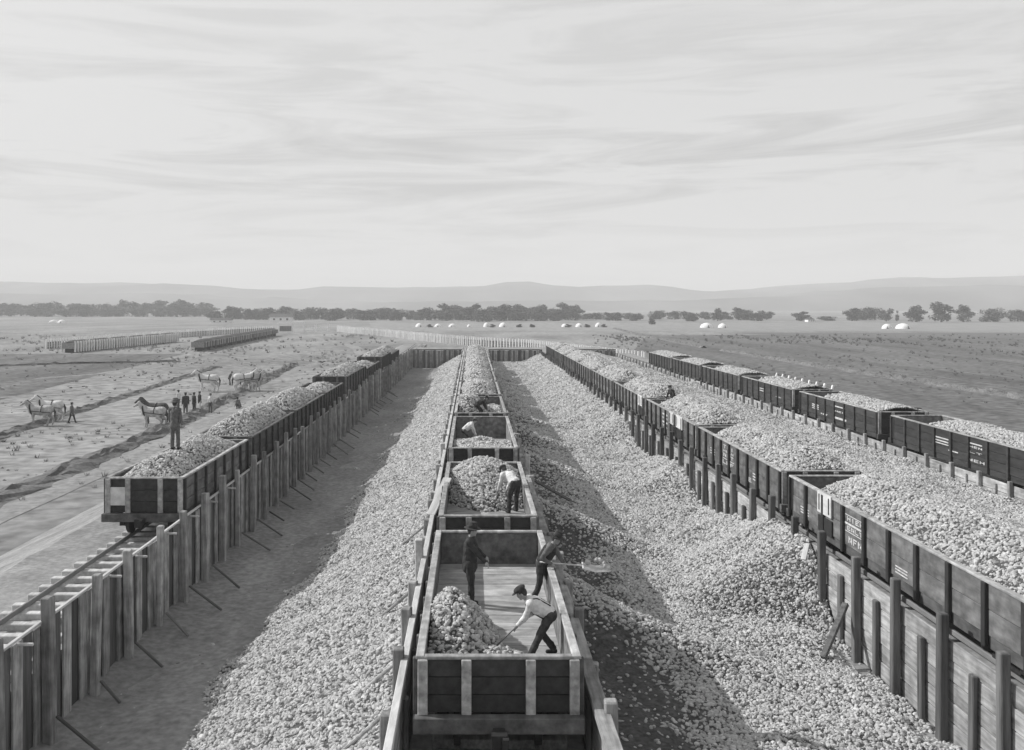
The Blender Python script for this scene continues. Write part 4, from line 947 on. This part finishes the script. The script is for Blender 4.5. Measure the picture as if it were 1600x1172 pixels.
def tuft_group(m):
    g = bpy.data.node_groups.new('grass_tufts', 'GeometryNodeTree')
    g.interface.new_socket('Geometry', in_out='INPUT', socket_type='NodeSocketGeometry'); g.interface.new_socket('Geometry', in_out='OUTPUT', socket_type='NodeSocketGeometry')
    gi = N(g, 'NodeGroupInput'); go = N(g, 'NodeGroupOutput'); bl = N(g, 'GeometryNodeJoinGeometry')
    for k in range(7):
        a = k*2.4; c = N(g, 'GeometryNodeMeshCone'); c.inputs['Vertices'].default_value = 3; c.inputs['Radius Top'].default_value = 0; c.inputs['Radius Bottom'].default_value = .11; c.inputs['Depth'].default_value = 1+.25*sin(k*3)
        tr = N(g, 'GeometryNodeTransform'); L(g, c.outputs['Mesh'], tr.inputs['Geometry']); tr.inputs['Translation'].default_value = (.28*cos(a), .28*sin(a), 0); tr.inputs['Rotation'].default_value = (-.5*sin(a), .5*cos(a), a)
        L(g, tr.outputs[0], bl.inputs[0])
    sm = N(g, 'GeometryNodeSetMaterial'); sm.inputs['Material'].default_value = m; L(g, bl.outputs[0], sm.inputs['Geometry'])
    dens = N(g, 'GeometryNodeInputNamedAttribute', data_type='FLOAT'); dens.inputs['Name'].default_value = 'density'
    size = N(g, 'GeometryNodeInputNamedAttribute', data_type='FLOAT'); size.inputs['Name'].default_value = 'lump_size'
    dp = N(g, 'GeometryNodeDistributePointsOnFaces'); L(g, gi.outputs[0], dp.inputs['Mesh']); L(g, dens.outputs['Attribute'], dp.inputs['Density'])
    rk = N(g, 'FunctionNodeRandomValue', data_type='FLOAT'); rk.inputs[2].default_value = .5; rk.inputs[3].default_value = 1.5
    m1 = N(g, 'ShaderNodeMath', operation='MULTIPLY'); L(g, size.outputs['Attribute'], m1.inputs[0]); L(g, rk.outputs[1], m1.inputs[1])
    rr = N(g, 'FunctionNodeRandomValue', data_type='FLOAT_VECTOR'); rr.inputs['Min'].default_value = (-.2, -.2, 0); rr.inputs['Max'].default_value = (.2, .2, 6.283)
    ip = N(g, 'GeometryNodeInstanceOnPoints'); L(g, dp.outputs['Points'], ip.inputs['Points']); L(g, sm.outputs[0], ip.inputs['Instance']); L(g, rr.outputs[0], ip.inputs['Rotation']); L(g, m1.outputs[0], ip.inputs['Scale'])
    jg = N(g, 'GeometryNodeJoinGeometry'); L(g, gi.outputs[0], jg.inputs[0]); L(g, ip.outputs[0], jg.inputs[0]); L(g, jg.outputs[0], go.inputs[0]); return g
TUFT, WEED = tuft_group(GRASS), tuft_group(GRASS_D)
scatter('dry_grass', 'dry grass tufts on the left field', 'grass', -160, -19.8, 34, 330, lambda x, y: -.04, 4,
        lambda p: max(0, -.04+.9*fb(p.x*.06, p.y*.025, 8))*(1 if p.x < -27 else .5)*(80/max(80, p.y)), lambda p: .26*max(1, p.y/110), TUFT, PLAIN)
scatter('dark_weeds', 'dark weeds in streaks over the ploughed right field', 'weeds', 31, 330, 60, 330, lambda x, y: -.04, 5,
        lambda p: max(0, -.05+.8*fb(p.x*.16, p.y*.012, 5))*(110/max(110, p.y)), lambda p: .22*max(1, p.y/110), WEED, PLOUGH)
scatter('dark_weeds', 'dark weeds along the ditches of the left field', 'weeds', -150, -19.8, 40, 300, lambda x, y: -.04, 4,
        lambda p: max(0, -.02+.35*fb(p.x*.07, p.y*.02, 15))*(80/max(80, p.y)), lambda p: .25*max(1, p.y/110), WEED, PLAIN)

# ================================================================== HAZE
hz = MB(); x0, x1, y0, y1, z0, z1 = -8990, 8990, -390, 8000, -20, 330
hz.box(((x0+x1)/2, (y0+y1)/2, (z0+z1)/2), (x1-x0, y1-y0, z1-z0))
hm = bpy.data.materials.new('haze_air'); hm.use_nodes = True; t = hm.node_tree; t.nodes.clear()
vp = N(t, 'ShaderNodeVolumePrincipled'); vp.inputs['Density'].default_value = .00042; vp.inputs['Color'].default_value = (.97, .97, .97, 1); vp.inputs['Anisotropy'].default_value = .0
om = N(t, 'ShaderNodeOutputMaterial'); L(t, vp.outputs[0], om.inputs['Volume'])
h = tag(hz.obj('haze', hm), kind='stuff')
